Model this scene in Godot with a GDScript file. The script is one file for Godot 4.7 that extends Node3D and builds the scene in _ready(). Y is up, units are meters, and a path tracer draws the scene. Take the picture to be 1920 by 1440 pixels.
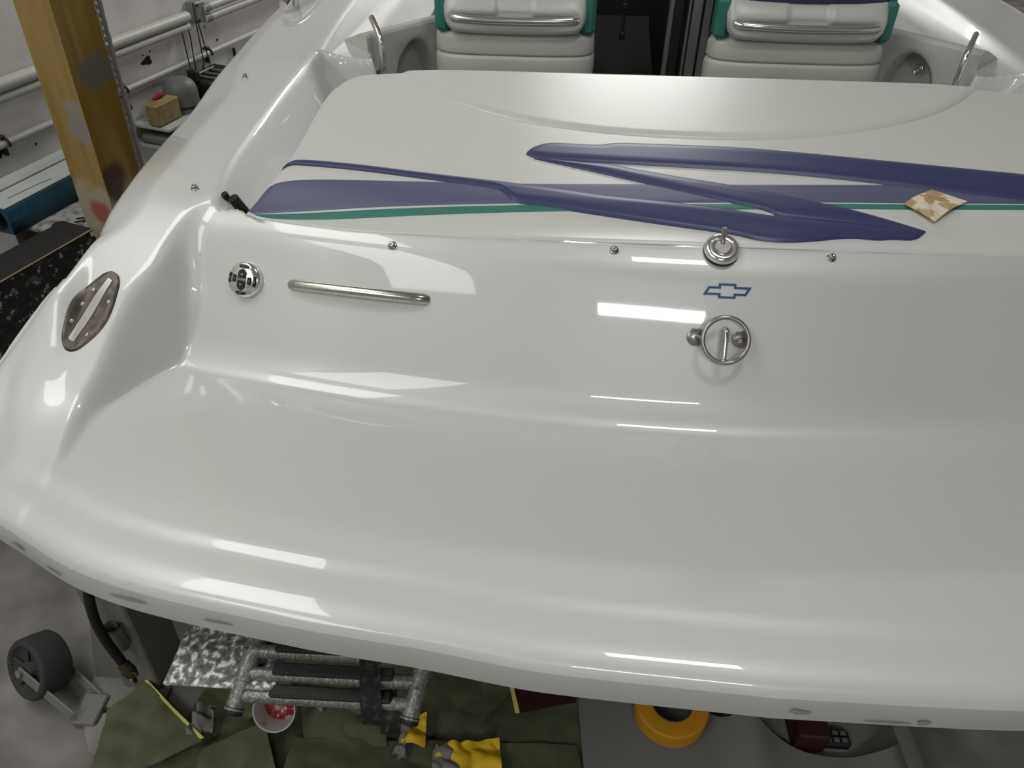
extends Node3D
# A white sport boat's stern in a paint shop: swim platform, transom, sun pad, seats, shop wall behind.

const LIST := 0.0384          # the boat sits a little heeled on its stands
const LIFT := 0.75            # height of the swim platform above the shop floor
var boat_frame := Transform3D(Basis(Vector3(0, 0, 1), LIST), Vector3(0, LIFT, 0))
var used := {}
var origin := {}
var M := {}
var rng := RandomNumberGenerator.new()


# ------------------------------------------------------------------ geometry collector
class Geo:
	var v := PackedVector3Array()
	var ix := PackedInt32Array()
	var col := PackedColorArray()      # linear, one per vertex, when used
	var t := Transform3D.IDENTITY      # applied to all that is added

	func grid(rows: Array, close_u := false, close_v := false) -> Geo:
		var at := v.size()
		var n: int = rows[0].size()
		for r in rows:
			for p in r:
				v.append(t * (p as Vector3))
		var nr := rows.size()
		for i in (nr if close_v else nr - 1):
			var i2 := (i + 1) % nr
			for j in (n if close_u else n - 1):
				var j2 := (j + 1) % n
				var a := at + i * n + j
				var b := at + i * n + j2
				var c := at + i2 * n + j2
				var d := at + i2 * n + j
				ix.append_array(PackedInt32Array([a, b, c, a, c, d]))
		return self

	func tri(a: Vector3, b: Vector3, c: Vector3) -> void:
		var at := v.size()
		v.append_array(PackedVector3Array([t * a, t * b, t * c]))
		ix.append_array(PackedInt32Array([at, at + 1, at + 2]))

	func quad(a: Vector3, b: Vector3, c: Vector3, d: Vector3) -> void:
		var at := v.size()
		v.append_array(PackedVector3Array([t * a, t * b, t * c, t * d]))
		ix.append_array(PackedInt32Array([at, at + 1, at + 2, at, at + 2, at + 3]))

	func fan(ring: Array, flip := false) -> void:
		var c := Vector3.ZERO
		for p in ring:
			c += p
		c /= ring.size()
		var at := v.size()
		v.append(t * c)
		for p in ring:
			v.append(t * (p as Vector3))
		for k in ring.size():
			var k2 := (k + 1) % ring.size()
			if flip:
				ix.append_array(PackedInt32Array([at, at + 1 + k2, at + 1 + k]))
			else:
				ix.append_array(PackedInt32Array([at, at + 1 + k, at + 1 + k2]))

	# chamfered box about c
	func box(c: Vector3, s: Vector3, b := 0.004) -> Geo:
		var h := s / 2.0
		b = minf(b, minf(h.x, minf(h.y, h.z)) * 0.9)
		for ax in 3:
			for sg in [-1.0, 1.0]:
				var o := Vector3.ZERO
				o[ax] = h[ax] * sg
				var u := Vector3.ZERO
				var w := Vector3.ZERO
				u[(ax + 1) % 3] = h[(ax + 1) % 3] - b
				w[(ax + 2) % 3] = h[(ax + 2) % 3] - b
				if sg > 0:
					quad(c + o - u - w, c + o - u + w, c + o + u + w, c + o + u - w)
				else:
					quad(c + o - u - w, c + o + u - w, c + o + u + w, c + o - u + w)
		for ax in 3:
			var a1 := (ax + 1) % 3
			var a2 := (ax + 2) % 3
			for s1 in [-1.0, 1.0]:
				for s2 in [-1.0, 1.0]:
					var l := Vector3.ZERO
					l[ax] = h[ax] - b
					var p := Vector3.ZERO
					p[a1] = h[a1] * s1
					p[a2] = (h[a2] - b) * s2
					var q := Vector3.ZERO
					q[a1] = (h[a1] - b) * s1
					q[a2] = h[a2] * s2
					if s1 * s2 > 0:
						quad(c + p - l, c + p + l, c + q + l, c + q - l)
					else:
						quad(c + p - l, c + q - l, c + q + l, c + p + l)
		for sx in [-1.0, 1.0]:
			for sy in [-1.0, 1.0]:
				for sz in [-1.0, 1.0]:
					var k := Vector3(sx, sy, sz)
					var p1 := c + Vector3(h.x, h.y - b, h.z - b) * k
					var p2 := c + Vector3(h.x - b, h.y, h.z - b) * k
					var p3 := c + Vector3(h.x - b, h.y - b, h.z) * k
					if sx * sy * sz > 0:
						tri(p1, p3, p2)
					else:
						tri(p1, p2, p3)
		return self

	# round tube along a path; r a number or an array of radii
	func tube(path: Array, r, n := 14, caps := true, closed := false) -> Geo:
		var rows := []
		var m := path.size()
		var prev := Vector3.ZERO
		for i in m:
			var a: Vector3 = path[(i - 1 + m) % m] if closed else path[maxi(i - 1, 0)]
			var b: Vector3 = path[(i + 1) % m] if closed else path[mini(i + 1, m - 1)]
			var d := (b - a).normalized()
			var u := prev - d * prev.dot(d)
			if u.length() < 0.01:
				u = d.cross(Vector3(0.31, 0.9, 0.2)).normalized()
			u = u.normalized()
			prev = u
			var w := d.cross(u)
			var rad: float = r[i] if r is Array else r
			var ring := []
			for k in n:
				var an := TAU * k / n
				ring.append((path[i] as Vector3) + (u * cos(an) + w * sin(an)) * rad)
			rows.append(ring)
		grid(rows, true, closed)
		if caps and not closed:
			fan(rows[0], true)
			fan(rows[m - 1])
		return self

	# turned profile: points (radius, height) about y
	func lathe(prof: Array, n := 40) -> Geo:
		var rows := []
		for p in prof:
			var ring := []
			for k in n:
				var an := TAU * k / n
				ring.append(Vector3(cos(an) * p.x, p.y, sin(an) * p.x))
			rows.append(ring)
		return grid(rows, true)

	# flat outline in the x-z plane, from y0 up to y1, its upper rim chamfered by b
	func prism(poly: PackedVector2Array, y0: float, y1: float, b := 0.0) -> Geo:
		if Geometry2D.is_polygon_clockwise(poly):
			poly.reverse()
		var top := poly
		if b > 0.0:
			var o := Geometry2D.offset_polygon(poly, -b)
			if o.size() == 1 and o[0].size() == poly.size():
				top = o[0]
			elif o.size() > 0:
				top = o[0]
		for k in poly.size():
			var p := poly[k]
			var q := poly[(k + 1) % poly.size()]
			var yy := y1 - b
			quad(Vector3(p.x, y0, p.y), Vector3(p.x, yy, p.y), Vector3(q.x, yy, q.y), Vector3(q.x, y0, q.y))
		if b > 0.0 and top.size() == poly.size():
			var best := 0
			for k in top.size():
				if top[k].distance_to(poly[0]) < top[best].distance_to(poly[0]):
					best = k
			for k in poly.size():
				var p := poly[k]
				var q := poly[(k + 1) % poly.size()]
				var p2 := top[(best + k) % poly.size()]
				var q2 := top[(best + k + 1) % poly.size()]
				quad(Vector3(p.x, y1 - b, p.y), Vector3(p2.x, y1, p2.y), Vector3(q2.x, y1, q2.y), Vector3(q.x, y1 - b, q.y))
		for pair in [[top, y1, false], [poly, y0, true]]:
			var tr := Geometry2D.triangulate_polygon(pair[0])
			for k in range(0, tr.size(), 3):
				var a: Vector2 = pair[0][tr[k]]
				var bb: Vector2 = pair[0][tr[k + 1]]
				var cc: Vector2 = pair[0][tr[k + 2]]
				var yv: float = pair[1]
				tri(Vector3(a.x, yv, a.y), Vector3(bb.x, yv, bb.y), Vector3(cc.x, yv, cc.y))
		return self

	func mesh(shift := Vector3.ZERO) -> ArrayMesh:
		var nn := PackedVector3Array()
		nn.resize(v.size())
		for k in range(0, ix.size(), 3):
			var a := v[ix[k]]
			var f := (v[ix[k + 2]] - a).cross(v[ix[k + 1]] - a)
			nn[ix[k]] += f
			nn[ix[k + 1]] += f
			nn[ix[k + 2]] += f
		for k in nn.size():
			nn[k] = nn[k].normalized() if nn[k].length_squared() > 1e-24 else Vector3.UP
		var vv := v
		if shift != Vector3.ZERO:
			vv = PackedVector3Array()
			vv.resize(v.size())
			for k in v.size():
				vv[k] = v[k] - shift
		var arr := []
		arr.resize(Mesh.ARRAY_MAX)
		arr[Mesh.ARRAY_VERTEX] = vv
		arr[Mesh.ARRAY_NORMAL] = nn
		arr[Mesh.ARRAY_INDEX] = ix
		if col.size() == v.size(): arr[Mesh.ARRAY_COLOR] = col
		var me := ArrayMesh.new()
		me.add_surface_from_arrays(Mesh.PRIMITIVE_TRIANGLES, arr)
		return me


# ------------------------------------------------------------------ scene bookkeeping
func numbered(called: String) -> String:
	var k: int = used.get(called, 0)
	used[called] = k + 1
	return called if k == 0 else "%s_%03d" % [called, k]


func tag(o: Node, label: String, category := "", group := "", kind := "") -> Node:
	if label: o.set_meta("label", label)
	if category: o.set_meta("category", category)
	if group: o.set_meta("group", group)
	if kind: o.set_meta("kind", kind)
	return o


# a thing on the boat (base given in the boat's own axes) or in the shop
func thing(called: String, label: String, category: String, base: Vector3, on_boat := false, group := "") -> Node3D:
	var o := Node3D.new()
	o.name = numbered(called)
	add_child(o)
	o.transform = (boat_frame if on_boat else Transform3D.IDENTITY) * Transform3D(Basis.IDENTITY, base)
	origin[o] = base
	tag(o, label, category, group)
	return o


func part(parent: Node3D, called: String, g: Geo, m: Material, label := "", kind := "") -> MeshInstance3D:
	var o := MeshInstance3D.new()
	o.name = called
	var base: Vector3 = origin.get(parent, Vector3.ZERO)
	o.mesh = g.mesh(base)
	o.material_override = m
	o.cast_shadow = GeometryInstance3D.SHADOW_CASTING_SETTING_ON
	parent.add_child(o, true)
	origin[o] = base
	tag(o, label, "", "", kind)
	return o


# a thing that is one mesh
func solo(called: String, label: String, category: String, g: Geo, m: Material, base: Vector3, on_boat := false, group := "") -> MeshInstance3D:
	var o := MeshInstance3D.new()
	o.name = numbered(called)
	o.mesh = g.mesh(base)
	o.material_override = m
	add_child(o)
	o.transform = (boat_frame if on_boat else Transform3D.IDENTITY) * Transform3D(Basis.IDENTITY, base)
	origin[o] = base
	tag(o, label, category, group)
	return o


func structure(called: String, label: String, g: Geo, m: Material) -> MeshInstance3D:
	var o := solo(called, label, "", g, m, Vector3.ZERO)
	o.set_meta("kind", "structure")
	return o


# ------------------------------------------------------------------ curves
static func sm(a: float, b: float, x: float) -> float:
	var k := clampf((x - a) / (b - a), 0.0, 1.0)
	return k * k * (3.0 - 2.0 * k)


static func smax(a: float, b: float, k: float) -> float:
	var h := maxf(k - absf(a - b), 0.0) / k
	return maxf(a, b) + h * h * k * 0.25


static func smin(a: float, b: float, k: float) -> float:
	var h := maxf(k - absf(a - b), 0.0) / k
	return minf(a, b) - h * h * k * 0.25


# smooth curve through rising xs
static func cur(xs: Array, ys: Array, x: float) -> float:
	var n := xs.size()
	if x <= xs[0]: return ys[0]
	if x >= xs[n - 1]: return ys[n - 1]
	var i := 0
	while x > xs[i + 1]: i += 1
	var h: float = xs[i + 1] - xs[i]
	var s: float = (ys[i + 1] - ys[i]) / h
	var m0 := s
	var m1 := s
	if i > 0:
		var sp: float = (ys[i] - ys[i - 1]) / (xs[i] - xs[i - 1])
		m0 = 0.0 if sp * s <= 0.0 else 2.0 * sp * s / (sp + s)
	if i < n - 2:
		var sn: float = (ys[i + 2] - ys[i + 1]) / (xs[i + 2] - xs[i + 1])
		m1 = 0.0 if sn * s <= 0.0 else 2.0 * sn * s / (sn + s)
	var k: float = (x - xs[i]) / h
	var k2: float = k * k
	var k3: float = k2 * k
	return (2 * k3 - 3 * k2 + 1) * ys[i] + (k3 - 2 * k2 + k) * h * m0 + (-2 * k3 + 3 * k2) * ys[i + 1] + (k3 - k2) * h * m1


# points along a polyline, evenly, rounded a little
static func along(pts: Array, n: int, closed := false, rounds := 2) -> Array:
	var p := pts.duplicate()
	for r in rounds:
		var q := []
		if not closed: q.append(p[0])
		for k in (p.size() if closed else p.size() - 1):
			var a = p[k]
			var b = p[(k + 1) % p.size()]
			q.append(a * 0.75 + b * 0.25)
			q.append(a * 0.25 + b * 0.75)
		if not closed: q.append(p[p.size() - 1])
		p = q
	if closed: p.append(p[0])
	var ln := [0.0]
	for k in range(1, p.size()):
		ln.append(ln[k - 1] + (p[k] - p[k - 1]).length())
	var out := []
	var i := 0
	var count := n if closed else n - 1
	for k in n:
		var d: float = ln[-1] * k / count
		while i < p.size() - 2 and ln[i + 1] < d: i += 1
		var f: float = (d - ln[i]) / maxf(ln[i + 1] - ln[i], 1e-9)
		out.append(p[i].lerp(p[i + 1], clampf(f, 0, 1)))
	return out


# ------------------------------------------------------------------ materials
func noise(kind: int, freq: float, octaves := 4, seed_ := 1) -> FastNoiseLite:
	var f := FastNoiseLite.new()
	f.noise_type = kind as FastNoiseLite.NoiseType
	f.frequency = freq
	f.fractal_octaves = octaves
	f.seed = seed_
	return f


func tex(f: FastNoiseLite, ramp: Array, size := 512, as_normal := false, bump := 4.0) -> NoiseTexture2D:
	var t := NoiseTexture2D.new()
	t.width = size
	t.height = size
	t.seamless = true
	t.noise = f
	if as_normal:
		t.as_normal_map = true
		t.bump_strength = bump
	elif ramp.size():
		var g := Gradient.new()
		var off := PackedFloat32Array()
		var col := PackedColorArray()
		for r in ramp:
			off.append(r[0])
			col.append(r[1])
		g.offsets = off
		g.colors = col
		t.color_ramp = g
	return t


func mat(c: Color, rough: float, metal := 0.0) -> StandardMaterial3D:
	var m := StandardMaterial3D.new()
	m.albedo_color = c
	m.roughness = rough
	m.metallic = metal
	m.cull_mode = BaseMaterial3D.CULL_DISABLED
	return m


func skin(m: StandardMaterial3D, albedo: Texture2D, scale: float, world := false) -> StandardMaterial3D:
	m.uv1_triplanar = true
	m.uv1_world_triplanar = world
	m.uv1_scale = Vector3.ONE * scale
	if albedo: m.albedo_texture = albedo
	return m


# ------------------------------------------------------------------ the boat's deck, as heights over (x, z); z runs aft
static func rear_z(x: float) -> float:
	var s := absf(x)
	return cur([0.0, 0.3, 0.5, 0.61, 0.74, 0.917, 1.03, 1.154, 1.236, 1.30, 1.375], [-0.540, -0.549, -0.572, -0.582, -0.602, -0.635, -0.668, -0.728, -0.772, -0.840, -0.95], s) + 0.03 * clampf(x, -0.6, 0.4)


static func half_width(z: float) -> float:
	return cur([-3.4, -2.6, -2.1, -1.72, -1.4, -1.29, -1.21, -1.16, -1.12, -1.087, -1.03, -0.95], [1.20, 1.24, 1.25, 1.25, 1.238, 1.232, 1.248, 1.278, 1.311, 1.338, 1.367, 1.375], z)


static func face_z(s: float) -> float:      # foot of the transom's face
	return -1.058 - 0.125 * pow(s, 1.8)


static func gun_y(z: float) -> float:       # height of the side deck
	return cur([-3.3, -2.6, -2.1, -1.7, -1.4, -1.25, -1.1], [0.36, 0.345, 0.318, 0.30, 0.285, 0.262, 0.24], z)


static func ramp_y(z: float) -> float:      # top of the side deck and of the fin that runs down from it
	return cur([-3.3, -2.6, -2.1, -1.7, -1.56, -1.48, -1.40, -1.336, -1.281, -1.232, -1.19, -1.13, -1.06, -1.0, -0.9, -0.84], [0.36, 0.345, 0.318, 0.302, 0.294, 0.286, 0.268, 0.241, 0.212, 0.182, 0.153, 0.105, 0.057, 0.025, 0.003, -0.01], z)


static func pit_x(z: float) -> float:       # half width of the cockpit well
	return cur([-3.4, -3.0, -2.6, -2.45, -2.38, -2.30, -2.2, -1.9], [0.72, 0.735, 0.74, 0.845, 0.866, 0.858, 0.838, 0.80], z)


static func pad_aft(x: float) -> float:     # after edge of the sun pad
	return cur([0.0, 0.2, 0.36, 0.52, 0.687, 0.858, 0.906, 0.945], [-1.257, -1.260, -1.266, -1.275, -1.289, -1.320, -1.334, -1.359], absf(x))


static func deck_y(x: float, z: float) -> float:
	var s := absf(x)
	var rz := rear_z(x)
	var p := 0.0
	# platform: shallow step before the edge, a little crown, the wings that climb outboard of the fins
	p -= 0.004 * sm(rz - 0.115, rz - 0.085, z)
	var wing := cur([-1.3, -1.18, -1.09, -1.03, -0.95, -0.85], [0.17, 0.155, 0.080, 0.040, 0.012, 0.0], z)
	p += wing * sm(1.13, 1.25, s)
	# block that carries the pad: sloping after face, rolled shoulder, top
	var fz := face_z(s)
	var d := fz - z
	var face := 0.012 + d * 1.53
	var b := d - 0.142
	var top := 0.230 + (0.70 * b if b < 0.0 else cur([0.0, 0.03, 0.06, 0.1, 0.2, 0.5], [0.0, 0.020, 0.034, 0.043, 0.052, 0.066], b))
	var block := smin(face, top, 0.010)
	var h := smax(p, block, 0.05)
	# fin that runs down from the gunwale onto the platform
	if s > 0.8 and z < -0.7:
		var fy := ramp_y(z)
		var xc := cur([-1.40, -1.339, -1.287, -1.241, -1.192, -1.132, -1.061, -1.003, -0.895], [0.99, 1.036, 1.060, 1.075, 1.109, 1.134, 1.151, 1.165, 1.150], z)
		var xv := cur([-1.225, -1.166, -1.093, -1.048, -0.998, -0.921], [1.234, 1.261, 1.276, 1.283, 1.274, 1.232], z)
		var fin := smin(smin(fy, fy - 2.2 * (xc - s), 0.034), fy + 0.010 - 0.8 * (s - xv), 0.012)
		h = smax(h, fin, lerpf(0.018, 0.085, sm(0.02, 0.12, minf(h, fin + 0.1)) * sm(-1.10, -1.22, z)))
	if z < -1.2:
		var g := ramp_y(z)
		h = lerpf(h, g, sm(0.86, 1.03, s) * sm(-1.26, -1.42, z))
		var xk := cur([-3.0, -2.12, -1.83, -1.5, -1.324, -1.277, -1.2], [1.19, 1.165, 1.118, 1.118, 1.160, 1.212, 1.28], z)
		h = smin(h, g - 0.46 * (s - xk), 0.006)
	# well that the sun pad lies in
	var za := pad_aft(x) + 0.004
	if z < za + 0.03:
		var ey := maxf(0.268, h)
		var xi := cur([-2.6, -2.18, -1.92, -1.47, -1.376], [0.96, 0.985, 0.995, 1.006, 1.012], z)
		var g2 := gun_y(z)
		var rec := maxf(maxf(0.15, g2 - (xi - s) * 1.05), ey + 0.02 - (za - z) * 8.0)
		rec = maxf(rec, ey - (za - z) * 1.6 - maxf(0.0, s - 0.885) * 5.0)
		rec += 0.4 * sm(-2.19, -2.26, z)
		h = smin(h, rec, 0.012)
	if z < -1.9:
		var px := pit_x(z)
		var well := maxf(-0.32, maxf(gun_y(z) - (px - s) * 6.0, 0.2 - (-1.92 - z) * 8.0))
		h = smin(h, well, 0.03)
	# rolled outer edge
	var e := rz - z
	var er := 0.052
	var so := half_width(z) - s
	if e < er:
		h -= 0.021 * (1.0 - sqrt(maxf(0.0, 1.0 - pow(1.0 - maxf(e, 0.0) / er, 2.0))))
	if z < -0.93 and so < 0.03:
		h -= 0.018 * (1.0 - sqrt(maxf(0.0, 1.0 - pow(1.0 - maxf(so, 0.0) / 0.03, 2.0)))) * sm(-0.93, -1.0, z)
	return h


static func deck_point(x: float, z: float) -> Vector3:
	return Vector3(x, deck_y(x, z), z)


static func deck_normal(x: float, z: float) -> Vector3:
	var e := 0.004
	return Vector3(deck_y(x - e, z) - deck_y(x + e, z), 2 * e, deck_y(x, z - e) - deck_y(x, z + e)).normalized()


# a frame on the deck: y along the surface's normal, x to starboard
static func on_deck(x: float, z: float, lift := 0.0) -> Transform3D:
	var n := deck_normal(x, z)
	var xx := (Vector3.RIGHT - n * n.x).normalized()
	return Transform3D(Basis(xx, n, xx.cross(n)), deck_point(x, z) + n * lift)


func build_deck(boat: Node3D) -> void:
	var g := Geo.new()
	var nu := 440
	var nv := 430
	var rows := []
	for j in nv + 1:
		var v := float(j) / nv
		var row := []
		for i in nu + 1:
			var u := -1.0 + 2.0 * i / nu
			u = sin(u * PI / 2.0) * 0.25 + u * 0.75
			var zs := lerpf(-3.3, -0.95, v)
			var x := u * half_width(zs)
			var z := lerpf(-3.3, rear_z(u * 1.375), v)
			row.append(deck_point(x, z))
		rows.append(row)
	g.grid(rows)
	# the lip below the rolled edge, and the underside behind it
	var rim := []
	for j in range(0, nv + 1, 2): rim.append(rows[j][0])
	for i in range(1, nu): rim.append(rows[nv][i])
	for j in range(nv, -1, -2): rim.append(rows[j][nu])
	var lip := []
	for k in rim.size():
		var a: Vector3 = rim[maxi(k - 1, 0)]
		var b: Vector3 = rim[mini(k + 1, rim.size() - 1)]
		var out := Vector3(b.z - a.z, 0, -(b.x - a.x)).normalized()
		out = -out if out.dot(Vector3(rim[k].x, 0, rim[k].z + 1.6)) < 0 else out
		var p: Vector3 = rim[k]
		lip.append([p, p + out * 0.003 + Vector3.DOWN * 0.012, p + out * 0.006 + Vector3.DOWN * 0.041, p + out * 0.003 + Vector3.DOWN * 0.046, p - out * 0.03 + Vector3.DOWN * 0.048, p - out * 0.05 + Vector3(0, -0.06, 0)])
	g.grid(lip)
	part(boat, "deck_moulding", g, M.gelcoat, "glossy white pearl deck moulding with transom and platform")


# grey scuffs along the lip
func build_scuffs(boat: Node3D) -> void:
	rng.seed = 23
	for q in [[-1.17, -0.045, 0.02, 0.006], [-1.08, -0.05, 0.03, 0.004], [-0.945, -0.040, 0.032, 0.007], [-0.80, -0.040, 0.030, 0.005], [0.03, -0.045, 0.020, 0.009], [0.135, -0.058, 0.045, 0.004], [0.205, -0.052, 0.014, 0.008]]:
		for k in 3:
			var ring := []
			var cx: float = q[0] + rng.randf_range(-0.6, 0.6) * q[2]
			var cy: float = q[1] + rng.randf_range(-0.5, 0.5) * q[3]
			for i in 16:
				var an := TAU * i / 16
				var r := rng.randf_range(0.5, 1.0) * 0.7
				var x: float = cx + cos(an) * q[2] * r
				ring.append(Vector3(x, cy + sin(an) * q[3] * r, rear_z(x) + 0.0075))
			var g := Geo.new()
			g.fan(ring)
			part(boat, "scuff_mark", g, M.scuff)


func build_hull(boat: Node3D) -> void:
	var g := Geo.new()
	var rows := []
	for z in [-3.3, -2.6, -1.9, -1.4, -1.28]:
		var w: float = half_width(z) - 0.02
		rows.append([Vector3(-w, 0.05, z), Vector3(-w + 0.06, -0.1, z), Vector3(-w + 0.2, -0.3, z), Vector3(0, -0.52, z), Vector3(w - 0.2, -0.3, z), Vector3(w - 0.06, -0.1, z), Vector3(w, 0.05, z)])
	g.grid(rows)
	g.fan(rows[-1])
	part(boat, "hull", g, M.hull, "hull below the deck")


# ------------------------------------------------------------------ sun pad
static func pad_half(z: float) -> float:
	return cur([-1.93, -1.90, -1.86, -1.80, -1.724, -1.625, -1.48, -1.41, -1.375, -1.355, -1.25], [0.74, 0.80, 0.845, 0.866, 0.872, 0.876, 0.888, 0.912, 0.93, 0.935, 0.94], z)


static func pad_front(x: float) -> float:
	return cur([0.0, 0.25, 0.55, 0.70, 0.80, 0.95], [-1.945, -1.944, -1.942, -1.928, -1.908, -1.86], absf(x))


static func pad_edge_y(s: float) -> float:  # height of the deck along the pad's after edge
	var b: float = face_z(s) - 0.142 - pad_aft(s)
	return 0.230 + cur([0.0, 0.03, 0.06, 0.1, 0.2, 0.5], [0.0, 0.020, 0.034, 0.043, 0.052, 0.066], b)


static func pad_y(x: float, z: float) -> float:
	var s := absf(x)
	var a := pad_aft(x) - z
	var y := 0.268 + 0.091 * clampf((-1.26 - z) / 0.66, 0.0, 1.0)
	y = lerpf(pad_edge_y(s) + 0.002, y, sm(0.0, 0.12, a))
	var e := minf(pad_half(z) - s, z - pad_front(x))
	if e < 0.035:
		y -= 0.03 * (1.0 - sqrt(maxf(0.0, 1.0 - pow(1.0 - maxf(e, 0.0) / 0.035, 2.0))))
	if a < 0.004:
		y -= 0.004 * (1.0 - a / 0.004)
	return y


func build_pad() -> void:
	var o := thing("sun_pad", "long white vinyl sun pad with navy, purple and teal stripes behind the transom", "cushion", Vector3(0, 0.2, -1.6), true)
	var g := Geo.new()
	var rows := []
	var nv := 130
	var nu := 240
	for j in nv + 1:
		var v := float(j) / nv
		v = v * 0.8 + 0.2 * (0.5 - 0.5 * cos(v * PI))
		var row := []
		for i in nu + 1:
			var u := -1.0 + 2.0 * i / nu
			u = sin(u * PI / 2.0) * 0.3 + u * 0.7
			var z0 := lerpf(pad_aft(0.9 * u), pad_front(0.8 * u), v)
			var x := u * pad_half(z0)
			var z := lerpf(pad_aft(x), pad_front(x), v)
			row.append(Vector3(x, pad_y(x, z), z))
		rows.append(row)
	g.grid(rows)
	var rim := []
	for i in range(nu): rim.append(rows[0][i])
	for j in range(nv): rim.append(rows[j][nu])
	for i in range(nu, 0, -1): rim.append(rows[nv][i])
	for j in range(nv, 0, -1): rim.append(rows[j][0])
	var low := []
	for p in rim: low.append(Vector3(p.x * 0.995, 0.16, p.z * 1.0 + (0.02 if p.z < -1.7 else -0.012)))
	g.grid([rim, low], true)
	part(o, "cushion", g, M.vinyl)
	# shaped panels sewn onto it
	var navy_long := [
		[Vector2(-0.884, -1.470), Vector2(-0.881, -1.478), Vector2(-0.872, -1.486), Vector2(-0.835, -1.492), Vector2(-0.714, -1.479), Vector2(-0.573, -1.455), Vector2(-0.469, -1.440), Vector2(-0.415, -1.433), Vector2(-0.383, -1.429), Vector2(-0.294, -1.414), Vector2(-0.227, -1.399), Vector2(-0.063, -1.380), Vector2(0.024, -1.366), Vector2(0.105, -1.352), Vector2(0.158, -1.344), Vector2(0.287, -1.335), Vector2(0.358, -1.329), Vector2(0.382, -1.327)],
		[Vector2(-0.884, -1.468), Vector2(-0.870, -1.471), Vector2(-0.830, -1.472), Vector2(-0.710, -1.459), Vector2(-0.570, -1.434), Vector2(-0.468, -1.418), Vector2(-0.424, -1.406), Vector2(-0.411, -1.384), Vector2(-0.399, -1.366), Vector2(-0.359, -1.360), Vector2(-0.279, -1.346), Vector2(-0.180, -1.328), Vector2(-0.083, -1.311), Vector2(0.022, -1.292), Vector2(0.052, -1.277), Vector2(0.095, -1.270), Vector2(0.154, -1.278), Vector2(0.230, -1.299), Vector2(0.286, -1.294), Vector2(0.312, -1.301), Vector2(0.355, -1.300), Vector2(0.382, -1.326)]]
	var navy_top := [
		[Vector2(-0.381, -1.546), Vector2(-0.366, -1.573), Vector2(-0.333, -1.593), Vector2(-0.277, -1.590), Vector2(-0.225, -1.588), Vector2(-0.190, -1.602), Vector2(-0.109, -1.601), Vector2(0.058, -1.600), Vector2(0.193, -1.586), Vector2(0.325, -1.569), Vector2(0.480, -1.549), Vector2(0.643, -1.528), Vector2(0.865, -1.500)],
		[Vector2(-0.381, -1.544), Vector2(-0.360, -1.526), Vector2(-0.278, -1.521), Vector2(-0.197, -1.517), Vector2(-0.062, -1.511), Vector2(0.097, -1.503), Vector2(0.201, -1.493), Vector2(0.327, -1.475), Vector2(0.448, -1.453), Vector2(0.601, -1.427), Vector2(0.865, -1.375)]]
	var navy_cross := [
		[Vector2(-0.366, -1.530), Vector2(-0.278, -1.519), Vector2(-0.205, -1.515), Vector2(-0.170, -1.502), Vector2(-0.066, -1.474), Vector2(0.036, -1.451), Vector2(0.134, -1.421), Vector2(0.204, -1.397), Vector2(0.272, -1.371), Vector2(0.384, -1.328)],
		[Vector2(-0.362, -1.526), Vector2(-0.278, -1.496), Vector2(-0.173, -1.458), Vector2(-0.071, -1.422), Vector2(0.026, -1.387), Vector2(0.097, -1.362), Vector2(0.105, -1.348), Vector2(0.158, -1.342), Vector2(0.287, -1.333), Vector2(0.384, -1.326)]]
	var purple := [
		[Vector2(-0.926, -1.352), Vector2(-0.905, -1.408), Vector2(-0.890, -1.417), Vector2(-0.839, -1.425), Vector2(-0.714, -1.429), Vector2(-0.576, -1.431), Vector2(-0.383, -1.434), Vector2(-0.148, -1.448), Vector2(0.026, -1.456), Vector2(0.316, -1.474), Vector2(0.628, -1.491), Vector2(0.868, -1.502)],
		[Vector2(-0.915, -1.340), Vector2(-0.874, -1.343), Vector2(-0.689, -1.349), Vector2(-0.495, -1.357), Vector2(-0.402, -1.362), Vector2(-0.061, -1.381), Vector2(0.194, -1.399), Vector2(0.363, -1.405), Vector2(0.597, -1.418), Vector2(0.868, -1.428)]]
	var teal := [
		[Vector2(-0.914, -1.339), Vector2(-0.874, -1.342), Vector2(-0.689, -1.348), Vector2(-0.495, -1.356), Vector2(-0.402, -1.361), Vector2(-0.061, -1.380), Vector2(0.194, -1.398), Vector2(0.363, -1.404), Vector2(0.597, -1.417), Vector2(0.868, -1.427)],
		[Vector2(-0.905, -1.336), Vector2(-0.860, -1.323), Vector2(-0.685, -1.327), Vector2(-0.359, -1.343), Vector2(0.024, -1.366), Vector2(0.246, -1.382), Vector2(0.371, -1.386), Vector2(0.590, -1.399), Vector2(0.868, -1.410)]]
	part(o, "stripe", ribbon(purple, 0.0008, 0.0012), M.purple, "wide dull purple stripe")
	part(o, "stripe", ribbon(teal, 0.0008, 0.001), M.teal, "narrow teal stripe")
	part(o, "stripe", ribbon(navy_cross, 0.0016, 0.005), M.navy, "slanting navy bar of the zigzag")
	part(o, "stripe", ribbon(navy_long, 0.0022, 0.005), M.navy, "long navy band that starts thin")
	part(o, "stripe", ribbon(navy_top, 0.0022, 0.005), M.navy, "upper navy bar of the zigzag")
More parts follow.
